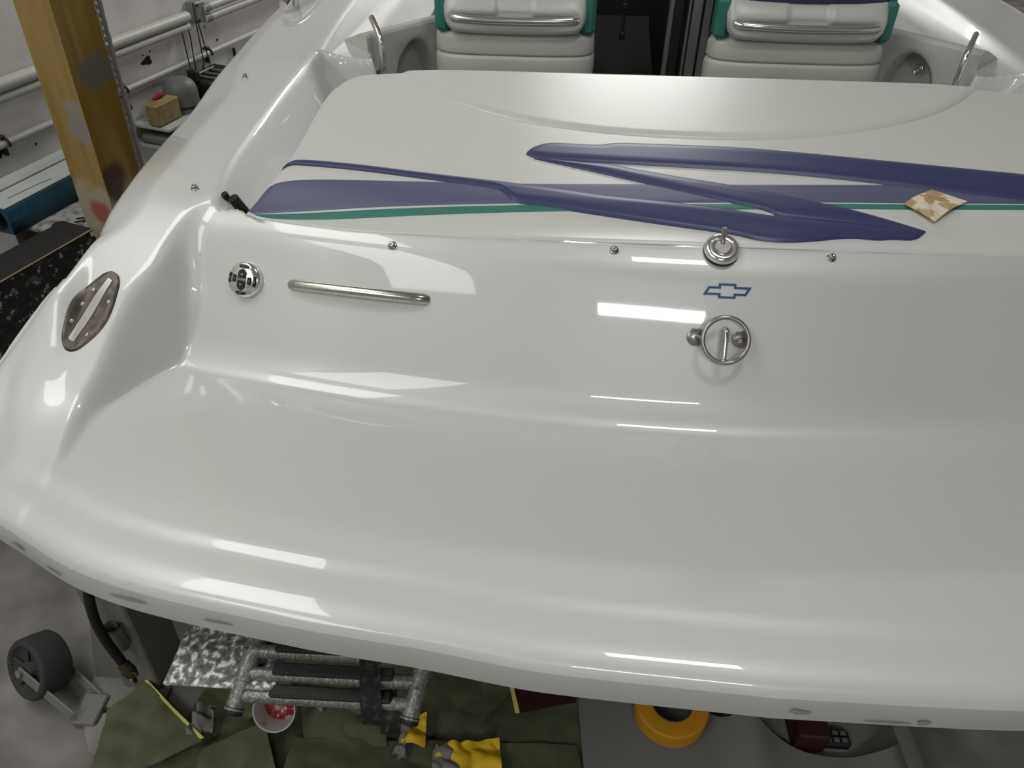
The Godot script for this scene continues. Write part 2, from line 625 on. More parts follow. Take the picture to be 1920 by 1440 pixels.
	var bol := [
		[Vector2(-0.712, -1.931), Vector2(-0.55, -1.944), Vector2(-0.246, -1.947), Vector2(0.0, -1.947), Vector2(0.25, -1.947), Vector2(0.55, -1.944), Vector2(0.712, -1.931)],
		[Vector2(-0.710, -1.926), Vector2(-0.640, -1.840), Vector2(-0.583, -1.776), Vector2(-0.440, -1.692), Vector2(-0.245, -1.640), Vector2(-0.01, -1.625), Vector2(0.225, -1.640), Vector2(0.445, -1.712), Vector2(0.59, -1.80), Vector2(0.710, -1.926)]]
	part(o, "bolster", ribbon(bol, -0.002, 0.008, 60), M.vinyl, "arched headrest panel along its front")
	# hinge post that shows in the corner of the well
	var hg := Geo.new()
	hg.tube([Vector3(-0.930, 0.17, -1.415), Vector3(-0.962, 0.262, -1.385)], 0.011)
	hg.tube([Vector3(-0.965, 0.17, -1.425), Vector3(-0.982, 0.266, -1.395)], 0.007)
	part(o, "hinge_strap", hg, M.black)


# a puffed panel between an upper and a lower edge lying on the pad
func ribbon(ed: Array, lift: float, puff: float, nv := 14, n := 220) -> Geo:
	var g := Geo.new()
	var a = along(ed[0], n)
	var b := along(ed[1], n)
	var rows := []
	for k in n:
		var row := []
		for j in nv + 1:
			var f := float(j) / nv
			var p: Vector2 = a[k].lerp(b[k], f)
			var w: float = minf(minf(f, 1.0 - f) * a[k].distance_to(b[k]), minf(k, n - 1 - k) * 0.004)
			row.append(Vector3(p.x, pad_y(p.x, p.y) + lift + puff * sqrt(clampf(w / 0.02, 0.0, 1.0)) - (0.003 if w < 0.0001 else 0.0), p.y))
		rows.append(row)
	g.grid(rows)
	return g


# ------------------------------------------------------------------ chrome fittings of the boat
func disc(r: float, h: float, dome: float, b := 0.0015) -> Array:
	var p := [Vector2(r, 0.0), Vector2(r, h - b), Vector2(r - b * 0.3, h - b * 0.3), Vector2(r - b, h)]
	for k in range(1, 7):
		var f := k / 6.0
		p.append(Vector2((r - b) * (1.0 - f), h + dome * (1.0 - pow(1.0 - f, 2.0))))
	return p


func build_fittings(boat: Node3D) -> void:
	# canvas snaps
	for q in [Vector2(-1.044, -1.405), Vector2(-1.118, -1.975), Vector2(-0.621, -1.262), Vector2(-0.207, -1.243), Vector2(0.187, -1.243)]:
		var g := Geo.new()
		g.t = on_deck(q.x, q.y)
		g.t.basis = g.t.basis * Basis.from_scale(Vector3(1.0, 0.7, 1.0))
		g.lathe([Vector2(0.0085, 0.0), Vector2(0.0085, 0.0015), Vector2(0.0065, 0.003), Vector2(0.0045, 0.0035), Vector2(0.0045, 0.0075), Vector2(0.0058, 0.0085), Vector2(0.0058, 0.0105), Vector2(0.0042, 0.012), Vector2(0.0025, 0.0115), Vector2(0, 0.0105)], 20)
		part(boat, "canvas_snap", g, M.steel, "small chrome canvas snap")
	# filler cap with a folding key
	var cap := Node3D.new()
	cap.name = "filler_cap"
	var f := on_deck(-0.013, -1.244)
	f.basis = f.basis * Basis.from_scale(Vector3.ONE * 1.12)
	boat.add_child(cap, true)
	origin[cap] = origin[boat]
	tag(cap, "round chrome filler cap with raised lever")
	var g := Geo.new()
	g.t = f
	g.lathe([Vector2(0.0285, 0.0), Vector2(0.0290, 0.004), Vector2(0.0285, 0.006)], 48)
	part(cap, "gasket", g, M.black)
	g = Geo.new()
	g.t = f
	g.lathe([Vector2(0.0283, 0.005), Vector2(0.0285, 0.008), Vector2(0.0275, 0.0115), Vector2(0.0245, 0.0142), Vector2(0.021, 0.0152), Vector2(0.0145, 0.0152), Vector2(0.013, 0.0125), Vector2(0.0, 0.012)], 56)
	for an in [0.5, 2.6]:
		var sg := Transform3D(Basis.IDENTITY, Vector3(cos(an) * 0.0185, 0.0148, -sin(an) * 0.0185))
		g.t = f * sg
		g.lathe([Vector2(0.0026, 0.0), Vector2(0.0024, 0.001), Vector2(0.0012, 0.0013), Vector2(0.0006, 0.0006), Vector2(0, 0.0006)], 12)
	part(cap, "flange", g, M.chrome)
	g = Geo.new()
	g.t = f
	var drop := []
	for k in 40:
		var an := TAU * k / 40.0
		var rr := 0.0128 * (1.0 - 0.12 * cos(an * 2.0))
		var pt := Vector2(sin(an) * rr, -cos(an) * rr)
		if pt.y > 0.0: pt = Vector2(pt.x * (1.0 - pt.y * 26.0), pt.y * 1.35)
		drop.append(pt)
	g.prism(PackedVector2Array(drop), 0.012, 0.0165, 0.0015)
	part(cap, "lever_plate", g, M.steel)
	g = Geo.new()
	g.t = f
	g.tube(along([Vector3(0, 0.015, -0.006), Vector3(0, 0.020, -0.013), Vector3(0, 0.026, -0.018), Vector3(0, 0.030, -0.021)], 10), 0.0040, 14)
	g.box(Vector3(0, 0.030, -0.0225), Vector3(0.0100, 0.009, 0.008), 0.0025)
	part(cap, "lever", g, M.steel)
	# round remote control
	var rc := Node3D.new()
	rc.name = "remote_control"
	boat.add_child(rc, true)
	origin[rc] = origin[boat]
	tag(rc, "round chrome stereo remote control with black buttons")
	f = on_deck(-0.915, -1.256)
	f.basis = f.basis * Basis(Vector3.UP, -0.16) * Basis.from_scale(Vector3.ONE * 1.2)
	g = Geo.new()
	g.t = f
	g.lathe([Vector2(0.0295, 0.0), Vector2(0.0297, 0.005), Vector2(0.0285, 0.0085), Vector2(0.0255, 0.0112), Vector2(0.019, 0.0132), Vector2(0.0185, 0.0128), Vector2(0.0178, 0.0132), Vector2(0.010, 0.0145), Vector2(0, 0.015)], 64)
	part(rc, "bezel", g, M.chrome)
	# buttons: arcs round the rim, two in the middle column, one either side
	for k in 4:
		var mid: float = k * PI / 2.0
		var rows := []
		for i in 13:
			var an := mid + (i - 6) / 6.0 * 0.36
			var row := []
			for q in [Vector2(0.0198, 0.0125), Vector2(0.0203, 0.0142), Vector2(0.0225, 0.0140), Vector2(0.0245, 0.0130), Vector2(0.0250, 0.0110)]:
				row.append(Vector3(cos(an) * q.x, q.y, sin(an) * q.x))
			rows.append(row)
		g = Geo.new()
		g.t = f
		g.grid(rows)
		part(rc, "button", g, M.button)
	for sg: float in [-1.0, 1.0]:
		g = Geo.new()
		g.t = f
		var side := PackedVector2Array([Vector2(0.0098 * sg, -0.0055), Vector2(0.0160 * sg, -0.0062), Vector2(0.0168 * sg, 0.0), Vector2(0.0160 * sg, 0.0062), Vector2(0.0098 * sg, 0.0055)])
		g.prism(side, 0.0120, 0.0155, 0.0008)
		part(rc, "button", g, M.button)
		g = Geo.new()
		g.t = f
		var col := []
		col.append(Vector2(-0.0074, 0.0018 * sg))
		for i in 9:
			var xx := -0.0074 + 0.0148 * i / 8.0
			col.append(Vector2(xx * 0.94, sg * (0.0018 + 0.0155 * sqrt(1.0 - pow(xx / 0.0098, 2.0)) * 0.98)))
		col.append(Vector2(0.0074, 0.0018 * sg))
		g.prism(PackedVector2Array(col), 0.0125, 0.0162, 0.0008)
		part(rc, "button", g, M.button)
	g = Geo.new()
	g.t = f
	g.box(Vector3(0, 0.0165, -0.0085), Vector3(0.004, 0.0006, 0.0007), 0.0001)
	g.box(Vector3(0, 0.0165, -0.0085), Vector3(0.0007, 0.0006, 0.004), 0.0001)
	g.box(Vector3(0, 0.0165, 0.0080), Vector3(0.004, 0.0006, 0.0007), 0.0001)
	for sg: float in [-1.0, 1.0]:
		g.box(Vector3(0.013 * sg, 0.0158, 0), Vector3(0.0026, 0.0005, 0.0005), 0.0001)
		g.tri(Vector3(-0.0015, 0.0145, 0.0215 * sg), Vector3(0.0015, 0.0145, 0.0215 * sg), Vector3(0, 0.0145, 0.0228 * sg))
		g.box(Vector3(0.0222 * sg, 0.0145, 0), Vector3(0.0008, 0.0005, 0.003), 0.0001)
	part(rc, "button_marks", g, M.print_white)
	g = Geo.new()
	g.t = f
	g.box(Vector3(0, 0.0158, 0), Vector3(0.0152, 0.0016, 0.0030), 0.0004)
	part(rc, "name_bar", g, M.chrome)
	lettering(rc, "name_letters", "PIONEER", 0.0021, f * Transform3D(Basis(Vector3.RIGHT, -PI / 2), Vector3(0, 0.0167, 0.0)), M.print_dark)
	lettering(rc, "button_letters", "SRC", 0.0020, f * Transform3D(Basis(Vector3.RIGHT, -PI / 2), Vector3(0, 0.0142, -0.0188)), M.print_dark)
	lettering(rc, "button_letters", "ATT", 0.0020, f * Transform3D(Basis(Vector3.RIGHT, -PI / 2), Vector3(0, 0.0142, 0.0188)), M.print_dark)
	# transom grab bar
	var a := deck_point(-0.820, -1.2392)
	var b := deck_point(-0.553, -1.1975)
	var n := deck_normal(-0.69, -1.22)
	var path := []
	for k in 41:
		var t := k / 40.0
		var up: float = 0.016 * pow(sin(PI * clampf(t, 0, 1)), 0.35) - 0.006
		path.append(a.lerp(b, t) + n * up)
	var bar := Node3D.new()
	bar.name = "transom_grab_bar"
	boat.add_child(bar, true)
	origin[bar] = origin[boat]
	tag(bar, "chrome grab bar on the transom, water spotted")
	g = Geo.new()
	g.tube(path, 0.0115, 24)
	part(bar, "bar", g, M.dirty_chrome)
	# blue outline emblem
	g = Geo.new()
	g.t = on_deck(-0.002, -1.1872, 0.0008)
	var outer := [Vector2(-1.0, -0.18), Vector2(-0.78, 0.18), Vector2(-0.36, 0.18), Vector2(-0.36, 0.31), Vector2(0.36, 0.31), Vector2(0.36, 0.18), Vector2(1.0, 0.18), Vector2(0.78, -0.18), Vector2(0.36, -0.18), Vector2(0.36, -0.31), Vector2(-0.36, -0.31), Vector2(-0.36, -0.18)]
	var inner := [Vector2(-0.835, -0.09), Vector2(-0.725, 0.09), Vector2(-0.27, 0.09), Vector2(-0.27, 0.22), Vector2(0.27, 0.22), Vector2(0.27, 0.09), Vector2(0.835, 0.09), Vector2(0.725, -0.09), Vector2(0.27, -0.09), Vector2(0.27, -0.22), Vector2(-0.27, -0.22), Vector2(-0.27, -0.09)]
	var sc := 0.0435
	for k in 12:
		var k2 := (k + 1) % 12
		g.quad(Vector3(outer[k].x, 0, -outer[k].y) * sc, Vector3(outer[k2].x, 0, -outer[k2].y) * sc, Vector3(inner[k2].x, 0, -inner[k2].y) * sc, Vector3(inner[k].x, 0, -inner[k].y) * sc)
	part(boat, "emblem", g, M.blue_print, "blue bow tie outline emblem under the filler cap")
	# towing ring
	var tow := Node3D.new()
	tow.name = "tow_ring"
	boat.add_child(tow, true)
	origin[tow] = origin[boat]
	tag(tow, "round stainless tow ring on two pads")
	for px in [Vector3(-0.053, -1.1412, 0), Vector3(0.0285, -1.1402, 0)]:
		g = Geo.new()
		g.t = on_deck(px.x, px.y)
		g.lathe(disc(0.0168, 0.0025, 0.0025), 36)
		g.tube([Vector3(0, 0.002, 0), Vector3(signf(-px.x) * 0.006, 0.014, 0.001), Vector3(signf(-px.x) * 0.008, 0.024, 0.002)], 0.0042, 12)
		g.tube([Vector3(-0.007 * signf(-px.x), 0.0045, 0), Vector3(-0.007 * signf(-px.x), 0.0052, 0)], 0.0016, 8)
		part(tow, "pad", g, M.steel)
	f = on_deck(-0.0045, -1.139, 0.024)
	f.basis = f.basis * Basis.from_scale(Vector3.ONE * 1.15)
	g = Geo.new()
	g.t = f
	var ring := []
	for k in 56:
		var an := TAU * k / 56
		ring.append(Vector3(cos(an) * 0.0355, 0.002 * sin(an), sin(an) * 0.0355))
	g.tube(ring, 0.0036, 14, false, true)
	part(tow, "ring", g, M.steel)
	g = Geo.new()
	g.t = f
	g.tube(along([Vector3(0.001, -0.022, -0.016), Vector3(0.001, -0.006, -0.018), Vector3(0.0005, 0.0, -0.012), Vector3(-0.001, 0.001, 0.012), Vector3(-0.002, 0.001, 0.033)], 24), 0.0044, 12)
	g.tube([Vector3(-0.010, 0.001, 0.034), Vector3(-0.002, 0.001, 0.031), Vector3(0.006, 0.001, 0.034)], [0.002, 0.005, 0.002], 10)
	part(tow, "centre_bar", g, M.dirty_chrome)
	# folding mooring cleat
	var cl := Node3D.new()
	cl.name = "mooring_cleat"
	boat.add_child(cl, true)
	origin[cl] = origin[boat]
	tag(cl, "flush lens shaped stainless mooring cleat on the left fin")
	part(cl, "plate", lens_plate(Vector2(-1.151, -1.222), Vector2(-1.220, -1.097), 0.036, 0.0035, 0.0), M.cleat)
	part(cl, "folding_horn", lens_plate(Vector2(-1.157, -1.211), Vector2(-1.214, -1.108), 0.0095, 0.0050, 0.6), M.steel)
	for q in [Vector2(0.3, 0.55), Vector2(0.72, 0.5), Vector2(0.3, -0.5), Vector2(0.5, -0.55), Vector2(0.72, -0.5)]:
		var c: Vector2 = Vector2(-1.151, -1.222).lerp(Vector2(-1.220, -1.097), q.x) + Vector2(0.875, 0.483) * q.y * 0.036
		g = Geo.new()
		g.t = on_deck(c.x, c.y, 0.0030)
		g.lathe([Vector2(0.0042, 0.0), Vector2(0.0038, 0.0012), Vector2(0.0012, 0.0014), Vector2(0.0010, 0.0008), Vector2(0, 0.0008)], 14)
		part(cl, "screw", g, M.steel)
	# cleat at the far end of the left side deck
	g = Geo.new()
	var y0 := deck_y(-1.13, -2.6)
	g.tube(along([Vector3(-1.16, y0 + 0.02, -2.50), Vector3(-1.150, y0 + 0.045, -2.56), Vector3(-1.135, y0 + 0.045, -2.70), Vector3(-1.13, y0 + 0.03, -2.78)], 14), 0.014, 12)
	g.tube([Vector3(-1.145, y0 - 0.02, -2.58), Vector3(-1.145, y0 + 0.045, -2.58)], 0.012, 12)
	part(boat, "side_deck_cleat", g, M.chrome, "chrome cleat far along the left side deck")


func lettering(parent: Node3D, called: String, text: String, height: float, at: Transform3D, m: Material) -> void:
	var tm := TextMesh.new()
	var f := SystemFont.new()
	f.font_names = PackedStringArray(["Droid Sans"])
	f.font_weight = 700
	tm.font = f
	tm.text = text
	tm.font_size = 32
	tm.pixel_size = height / 23.0
	tm.depth = 0.0003
	var o := MeshInstance3D.new()
	o.name = called
	o.mesh = tm
	o.material_override = m
	var base: Vector3 = origin[parent]
	o.transform = Transform3D(at.basis, at.origin - base)
	parent.add_child(o, true)


func lens_plate(a: Vector2, b: Vector2, half: float, thick: float, square: float) -> Geo:
	var g := Geo.new()
	var d := (b - a).normalized()
	var nrm := Vector2(-d.y, d.x)
	var rows := []
	for i in 61:
		var t := i / 60.0
		var e := minf(t, 1.0 - t) * a.distance_to(b)
		var w := half * lerpf(0.40 + 0.60 * pow(sin(PI * clampf(t, 0.0, 1.0)), 1.1), 1.0, square)
		var cap := half * lerpf(0.46, 0.95, square)
		if e < cap: w *= 0.02 + 0.98 * sqrt(maxf(0.0, 1.0 - pow(1.0 - e / cap, 2.0)))
		var row := []
		for j in 13:
			var s := -1.0 + j / 6.0
			if j == 1: s = -0.93
			if j == 11: s = 0.93
			var c := a.lerp(b, t) + nrm * s * w
			var up := thick * (0.15 if j == 0 or j == 12 or i == 0 or i == 60 else 1.0)
			row.append(Vector3(c.x, deck_y(c.x, c.y) + up * 1.2, c.y))
		rows.append(row)
	g.grid(rows)
	return g


# ------------------------------------------------------------------ cockpit: side panels with pockets, walk-through, seats
func build_side(boat: Node3D, sd: float) -> void:
	var pocket := Node3D.new()
	pocket.name = "side_panel"
	boat.add_child(pocket, true)
	origin[pocket] = origin[boat]
	tag(pocket, "white %s cockpit side panel with arched pocket" % ("left" if sd < 0 else "right"))
	var p0 := Vector3(0.862 * sd, 0, -2.275)
	var p1 := Vector3(0.665 * sd, 0, -2.52)
	var ln := p0.distance_to(p1)
	var u := (p1 - p0) / ln
	var inw := Vector3(u.z, 0, -u.x)
	if inw.z > 0: inw = -inw          # away from the camera side
	var n := 96
	var rect := []
	var arch := []
	var c := Vector2(ln * 0.60, 0.12)
	for k in n:
		var an := TAU * k / n
		var d := Vector2(cos(an), sin(an))
		var far: float = 9.0
		if d.x > 1e-6: far = minf(far, (ln - c.x) / d.x)
		if d.x < -1e-6: far = minf(far, -c.x / d.x)
		if d.y > 1e-6: far = minf(far, (0.335 - c.y) / d.y)
		if d.y < -1e-6: far = minf(far, (-0.3 - c.y) / d.y)
		rect.append(c + d * far)
		var ry := 0.178 if d.y > 0 else 0.2
		arch.append(c + Vector2(d.x * 0.090, d.y * ry))
	var rows := []
	for q in [[rect, 1.0, 0.0], [rect, 0.5, -0.004], [rect, 0.12, 0.0], [rect, 0.0, 0.008], [arch, -1.0, 0.05], [arch, -1.0, 0.085]]:
		var row := []
		for k in n:
			var f: Vector2 = arch[k] if q[1] < 0 else (arch[k] as Vector2).lerp(rect[k], q[1])
			row.append(p0 + u * f.x + Vector3(0, f.y, 0) + inw * q[2])
		rows.append(row)
	var g := Geo.new()
	g.grid(rows, true)
	# rolled top that runs out onto the side deck
	var roll := []
	for i in 25:
		var q: Vector3 = p0.lerp(p1, i / 24.0)
		roll.append([q + Vector3(0, 0.335, 0), q + Vector3(0, 0.341, 0) + inw * 0.003, q + Vector3(0, 0.344, 0) + inw * 0.010, q + Vector3(0, 0.344, 0) + inw * 0.03, q + Vector3(0, 0.30, 0) + inw * 0.14])
	g.grid(roll)
	var drop := []
	for q: Vector3 in roll[0]: drop.append(Vector3(q.x, 0.05, q.z))
	g.grid([roll[0], drop])
	part(pocket, "panel", g, M.moulding)
	g = Geo.new()
	var back := []
	for k in n: back.append(p0 + u * arch[k].x + Vector3(0, arch[k].y, 0) + inw * 0.085)
	g.fan(back)
	part(pocket, "pocket_back", g, M.moulding)
	if sd > 0:
		g = Geo.new()
		var fc := p0 + u * (c.x + 0.012) + Vector3(0, 0.235, 0) + inw * 0.083
		g.t = Transform3D(Basis(u, -inw, Vector3.UP), fc)
		g.lathe([Vector2(0.019, 0.0), Vector2(0.019, 0.004), Vector2(0.016, 0.007), Vector2(0.012, 0.008), Vector2(0.011, 0.003), Vector2(0.007, 0.003), Vector2(0.006, 0.009), Vector2(0.0, 0.010)], 28)
		part(pocket, "socket", g, M.chrome, "round chrome socket inside the pocket")
	# grab handle at the corner
	g = Geo.new()
	var hx := 0.0 if sd < 0 else -0.012
	g.tube(along([Vector3(0.846 * sd + hx, 0.388, -2.292), Vector3(0.838 * sd + hx, 0.380, -2.278), Vector3(0.816 * sd + hx, 0.352, -2.240), Vector3(0.810 * sd + hx, 0.325, -2.232), Vector3(0.811 * sd + hx, 0.290, -2.234), Vector3(0.818 * sd + hx, 0.262, -2.25), Vector3(0.840 * sd + hx, 0.235, -2.285)], 30), 0.0085, 14)
	part(pocket, "grab_handle", g, M.chrome, "upright chrome grab handle")


func build_cockpit(boat: Node3D) -> void:
	var w := Node3D.new()
	w.name = "walk_through"
	boat.add_child(w, true)
	origin[w] = origin[boat]
	tag(w, "dark walk-through between the seats")
	var g := Geo.new()
	g.box(Vector3(-0.02, 0.25, -3.05), Vector3(1.5, 1.2, 0.04), 0.006)
	part(w, "bulkhead", g, M.dark_panel)
	g = Geo.new()
	var rows := []
	for i in 20:
		var f := i / 19.0
		var row := []
		for j in 24:
			var h := j / 23.0
			row.append(Vector3(lerpf(-0.21, 0.01, h), 0.10 + 0.16 * pow(f, 2.0) - 0.05 * sin(h * PI) * (1 - f), lerpf(-2.3, -2.95, f)))
		rows.append(row)
	g.grid(rows)
	part(w, "step", g, M.dark_floor)
	for q in [[0.000, 0.014, "alu"], [0.020, 0.030, "black"], [0.052, 0.008, "alu"], [0.074, 0.028, "alu"], [0.106, 0.022, "grey"]]:
		g = Geo.new()
		g.box(Vector3(q[0] + 0.012, 0.16, -2.43), Vector3(q[1], 0.9, 0.03), 0.003)
		part(w, "door_frame_strip", g, M.alu if q[2] == "alu" else (M.black if q[2] == "black" else M.trim_grey))
	g = Geo.new()
	g.tube([Vector3(-0.118, 0.30, -2.50), Vector3(-0.118, 0.62, -2.52)], 0.0045, 10)
	g.box(Vector3(-0.118, 0.388, -2.505), Vector3(0.018, 0.02, 0.016), 0.003)
	g.box(Vector3(-0.118, 0.305, -2.50), Vector3(0.016, 0.022, 0.016), 0.003)
	part(w, "strut", g, M.black, "thin black gas strut")


func build_seat(cx: float, half: float, label: String) -> void:
	var o := thing("bucket_chair", label, "seat", Vector3(cx, -0.3, -2.44), true)
	var prof := func(rows_in: Array) -> Geo:
		var g := Geo.new()
		var rows := []
		for q in rows_in:
			var ring := []
			for k in 72:
				var an := TAU * k / 72
				var ca := cos(an)
				var sa := sin(an)
				ring.append(Vector3(cx + signf(ca) * pow(absf(ca), 0.5) * q[1], q[0], -2.44 + signf(sa) * pow(absf(sa), 0.5) * q[2]))
			rows.append(ring)
		g.grid(rows, true)
		g.fan(rows[-1])
		return g
	part(o, "lower_back", prof.call([[-0.3, half - 0.02, 0.085], [0.0, half, 0.092], [0.18, half + 0.004, 0.097], [0.24, half + 0.008, 0.103], [0.268, half + 0.008, 0.103], [0.279, half + 0.003, 0.098], [0.282, half - 0.012, 0.085]]), M.vinyl_grey)
	part(o, "upper_back", prof.call([[0.276, half - 0.01, 0.083], [0.280, half + 0.001, 0.096], [0.288, half + 0.006, 0.102], [0.325, half + 0.004, 0.098], [0.334, half - 0.004, 0.094], [0.337, half - 0.032, 0.085], [0.42, half - 0.034, 0.075], [0.44, half - 0.04, 0.06]]), M.vinyl_grey)
	part(o, "top_roll", prof.call([[0.43, half - 0.010, 0.060], [0.44, half + 0.006, 0.078], [0.47, half + 0.010, 0.088], [0.52, half + 0.004, 0.085], [0.55, half - 0.02, 0.06], [0.56, half - 0.06, 0.03]]), M.navy, "navy upper roll")
	for sg: float in [-1.0, 1.0]:
		var g := Geo.new()
		g.box(Vector3(cx + sg * (half - 0.020), 0.393, -2.435), Vector3(0.042, 0.112, 0.15), 0.012)
		part(o, "side_bolster", g, M.teal, "teal corner panel")
	# moulded panel with a recess for the bar
	var rows := []
	var hw := half - 0.028
	for j in 41:
		var v := -1.0 + j / 20.0
		var row := []
		for i in 81:
			var u := -1.0 + i / 40.0
			var w := hw * (1.0 - 0.10 * pow(clampf(-v, 0, 1), 3.0) + 0.02 * v)
			var x := u * w
			var y := 0.389 + v * 0.052 + 0.010 * u * u * (1.0 if v > 0 else 0.6) * absf(v)
			var z := 0.030 * pow(1.0 - pow(absf(u), 8.0), 0.5) * pow(1.0 - pow(absf(v), 6.0), 0.5)
			var xr := x / hw
			z -= 0.016 * exp(-pow((y - 0.385) / 0.014, 2.0)) * sm(0.98, 0.86, absf(xr))
			z -= 0.008 * sm(0.30, 0.22, absf(xr)) * sm(0.385, 0.40, y)
			z += 0.006 * exp(-pow((absf(xr) - 0.93) / 0.06, 2.0)) * exp(-pow((y - 0.385) / 0.02, 2.0))
			row.append(Vector3(cx + x, y, -2.354 + z - 0.03 * sm(0.39, 0.45, y)))
		rows.append(row)
	var pg := Geo.new()
	pg.grid(rows)
	part(o, "handle_panel", pg, M.moulding, "white moulded handle panel")
	var path := []
	for k in 31:
		var t := -1.0 + k / 15.0
		path.append(Vector3(cx + t * hw * 0.92, 0.3855 - 0.004 * (1.0 - t * t), -2.336 + 0.014 * (1.0 - pow(absf(t), 4.0)) - (0.012 if absf(t) > 0.97 else 0.0)))
	var bg := Geo.new()
	bg.tube(path, 0.0100, 16)
	part(o, "grab_bar", bg, M.chrome, "chrome grab bar")


# ------------------------------------------------------------------ boarding ladder folded under the platform
func build_ladder() -> void:
	var o := thing("boarding_ladder", "paint splattered folding boarding ladder under the boat's platform edge", "ladder", Vector3(-0.64, -0.16, -0.6), true)
	var g := Geo.new()
	g.box(Vector3(-0.80, -0.146, -0.695), Vector3(0.17, 0.006, 0.235), 0.002)
	part(o, "mounting_plate", g, M.splattered, "speckled mounting plate")
	for sd in [[-0.762, -0.006], [-0.496, 0.0]]:
		var rail := Node3D.new()
		rail.name = "rail"
		o.add_child(rail, true)
		origin[rail] = origin[o]
		var x: float = sd[0]
		var p := [Vector3(x + 0.012, -0.105, -0.70), Vector3(x + 0.004, -0.125, -0.630), Vector3(x - 0.004, -0.146, -0.592), Vector3(x - 0.012, -0.168, -0.556)]
		for k in 3:
			g = Geo.new()
			var a: Vector3 = p[k]
			var b: Vector3 = p[k + 1]
			g.tube([a, a.lerp(b, 0.92), a.lerp(b, 0.94), b], [0.0155 - k * 0.0012, 0.0155 - k * 0.0012, 0.0175 - k * 0.0012, 0.0175 - k * 0.0012], 18)
			part(rail, "rail_section", g, M.rail)
		g = Geo.new()
		var d: Vector3 = (p[3] - p[2]).normalized()
		g.tube([p[3] - d * 0.004, p[3] + d * 0.006, p[3] + d * 0.008], [0.0145, 0.0145, 0.010], 18)
		part(rail, "end_plug", g, M.black)
	var yz := [Vector2(-0.122, -0.627), Vector2(-0.140, -0.600), Vector2(-0.158, -0.574)]
	for k in 3:
		var rung := Node3D.new()
		rung.name = "rung"
		o.add_child(rung, true)
		origin[rung] = origin[o]
		g = Geo.new()
		var xa := -0.762 - 0.004 * k
		g.tube([Vector3(xa, yz[k].x, yz[k].y), Vector3(-0.496, yz[k].x, yz[k].y)], 0.0105, 18)
		part(rung, "bar", g, M.rail)
		g = Geo.new()
		g.box(Vector3(-0.629, yz[k].x + 0.010, yz[k].y - 0.004), Vector3(0.185, 0.010, 0.020), 0.003)
		part(rung, "tread", g, M.grit if k < 2 else M.black)
	g = Geo.new()
	var st := []
	for q in along([Vector2(-0.090, -0.672), Vector2(-0.100, -0.640), Vector2(-0.118, -0.608), Vector2(-0.140, -0.568), Vector2(-0.178, -0.548), Vector2(-0.200, -0.562)], 24):
		st.append([Vector3(-0.598 + (q.y + 0.67) * 0.15, q.x, q.y), Vector3(-0.566 + (q.y + 0.67) * 0.15, q.x + 0.001, q.y)])
	g.grid(st)
	var st2 := []
	for q in along([Vector2(-0.150, -0.590), Vector2(-0.158, -0.556), Vector2(-0.190, -0.540), Vector2(-0.205, -0.552)], 16):
		st2.append([Vector3(-0.560 + (q.y + 0.59) * 0.2, q.x, q.y), Vector3(-0.532 + (q.y + 0.59) * 0.2, q.x - 0.002, q.y - 0.004)])
	g.grid(st2)
	part(o, "strap", g, M.webbing, "dusty black webbing strap")


# ------------------------------------------------------------------ along the left wall; (t, y, off) = along the wall, up, out from it
func wall_frame() -> Transform3D:
	return Transform3D(Basis(Vector3(0.244, 0, -0.97).normalized(), Vector3.UP, Vector3(0.97, 0, 0.244).normalized()), Vector3(-2.219, 0, -3.249))


func wall_pipe(called: String, label: String, t0: float, t1: float, y: float, off: float, r: float, m: Material, group := "") -> Node3D:
	var w := wall_frame()
	var o := thing(called, label, "pipe", w * Vector3((t0 + t1) / 2.0, y, off), false, group)
	var g := Geo.new()
	g.t = w
	g.tube([Vector3(t0, y, off), Vector3(t1 - 0.012, y, off), Vector3(t1 - 0.003, y, off), Vector3(t1, y, off)], [r, r, r * 0.92, r * 0.6], 20)
	part(o, "tube", g, m)
	return o


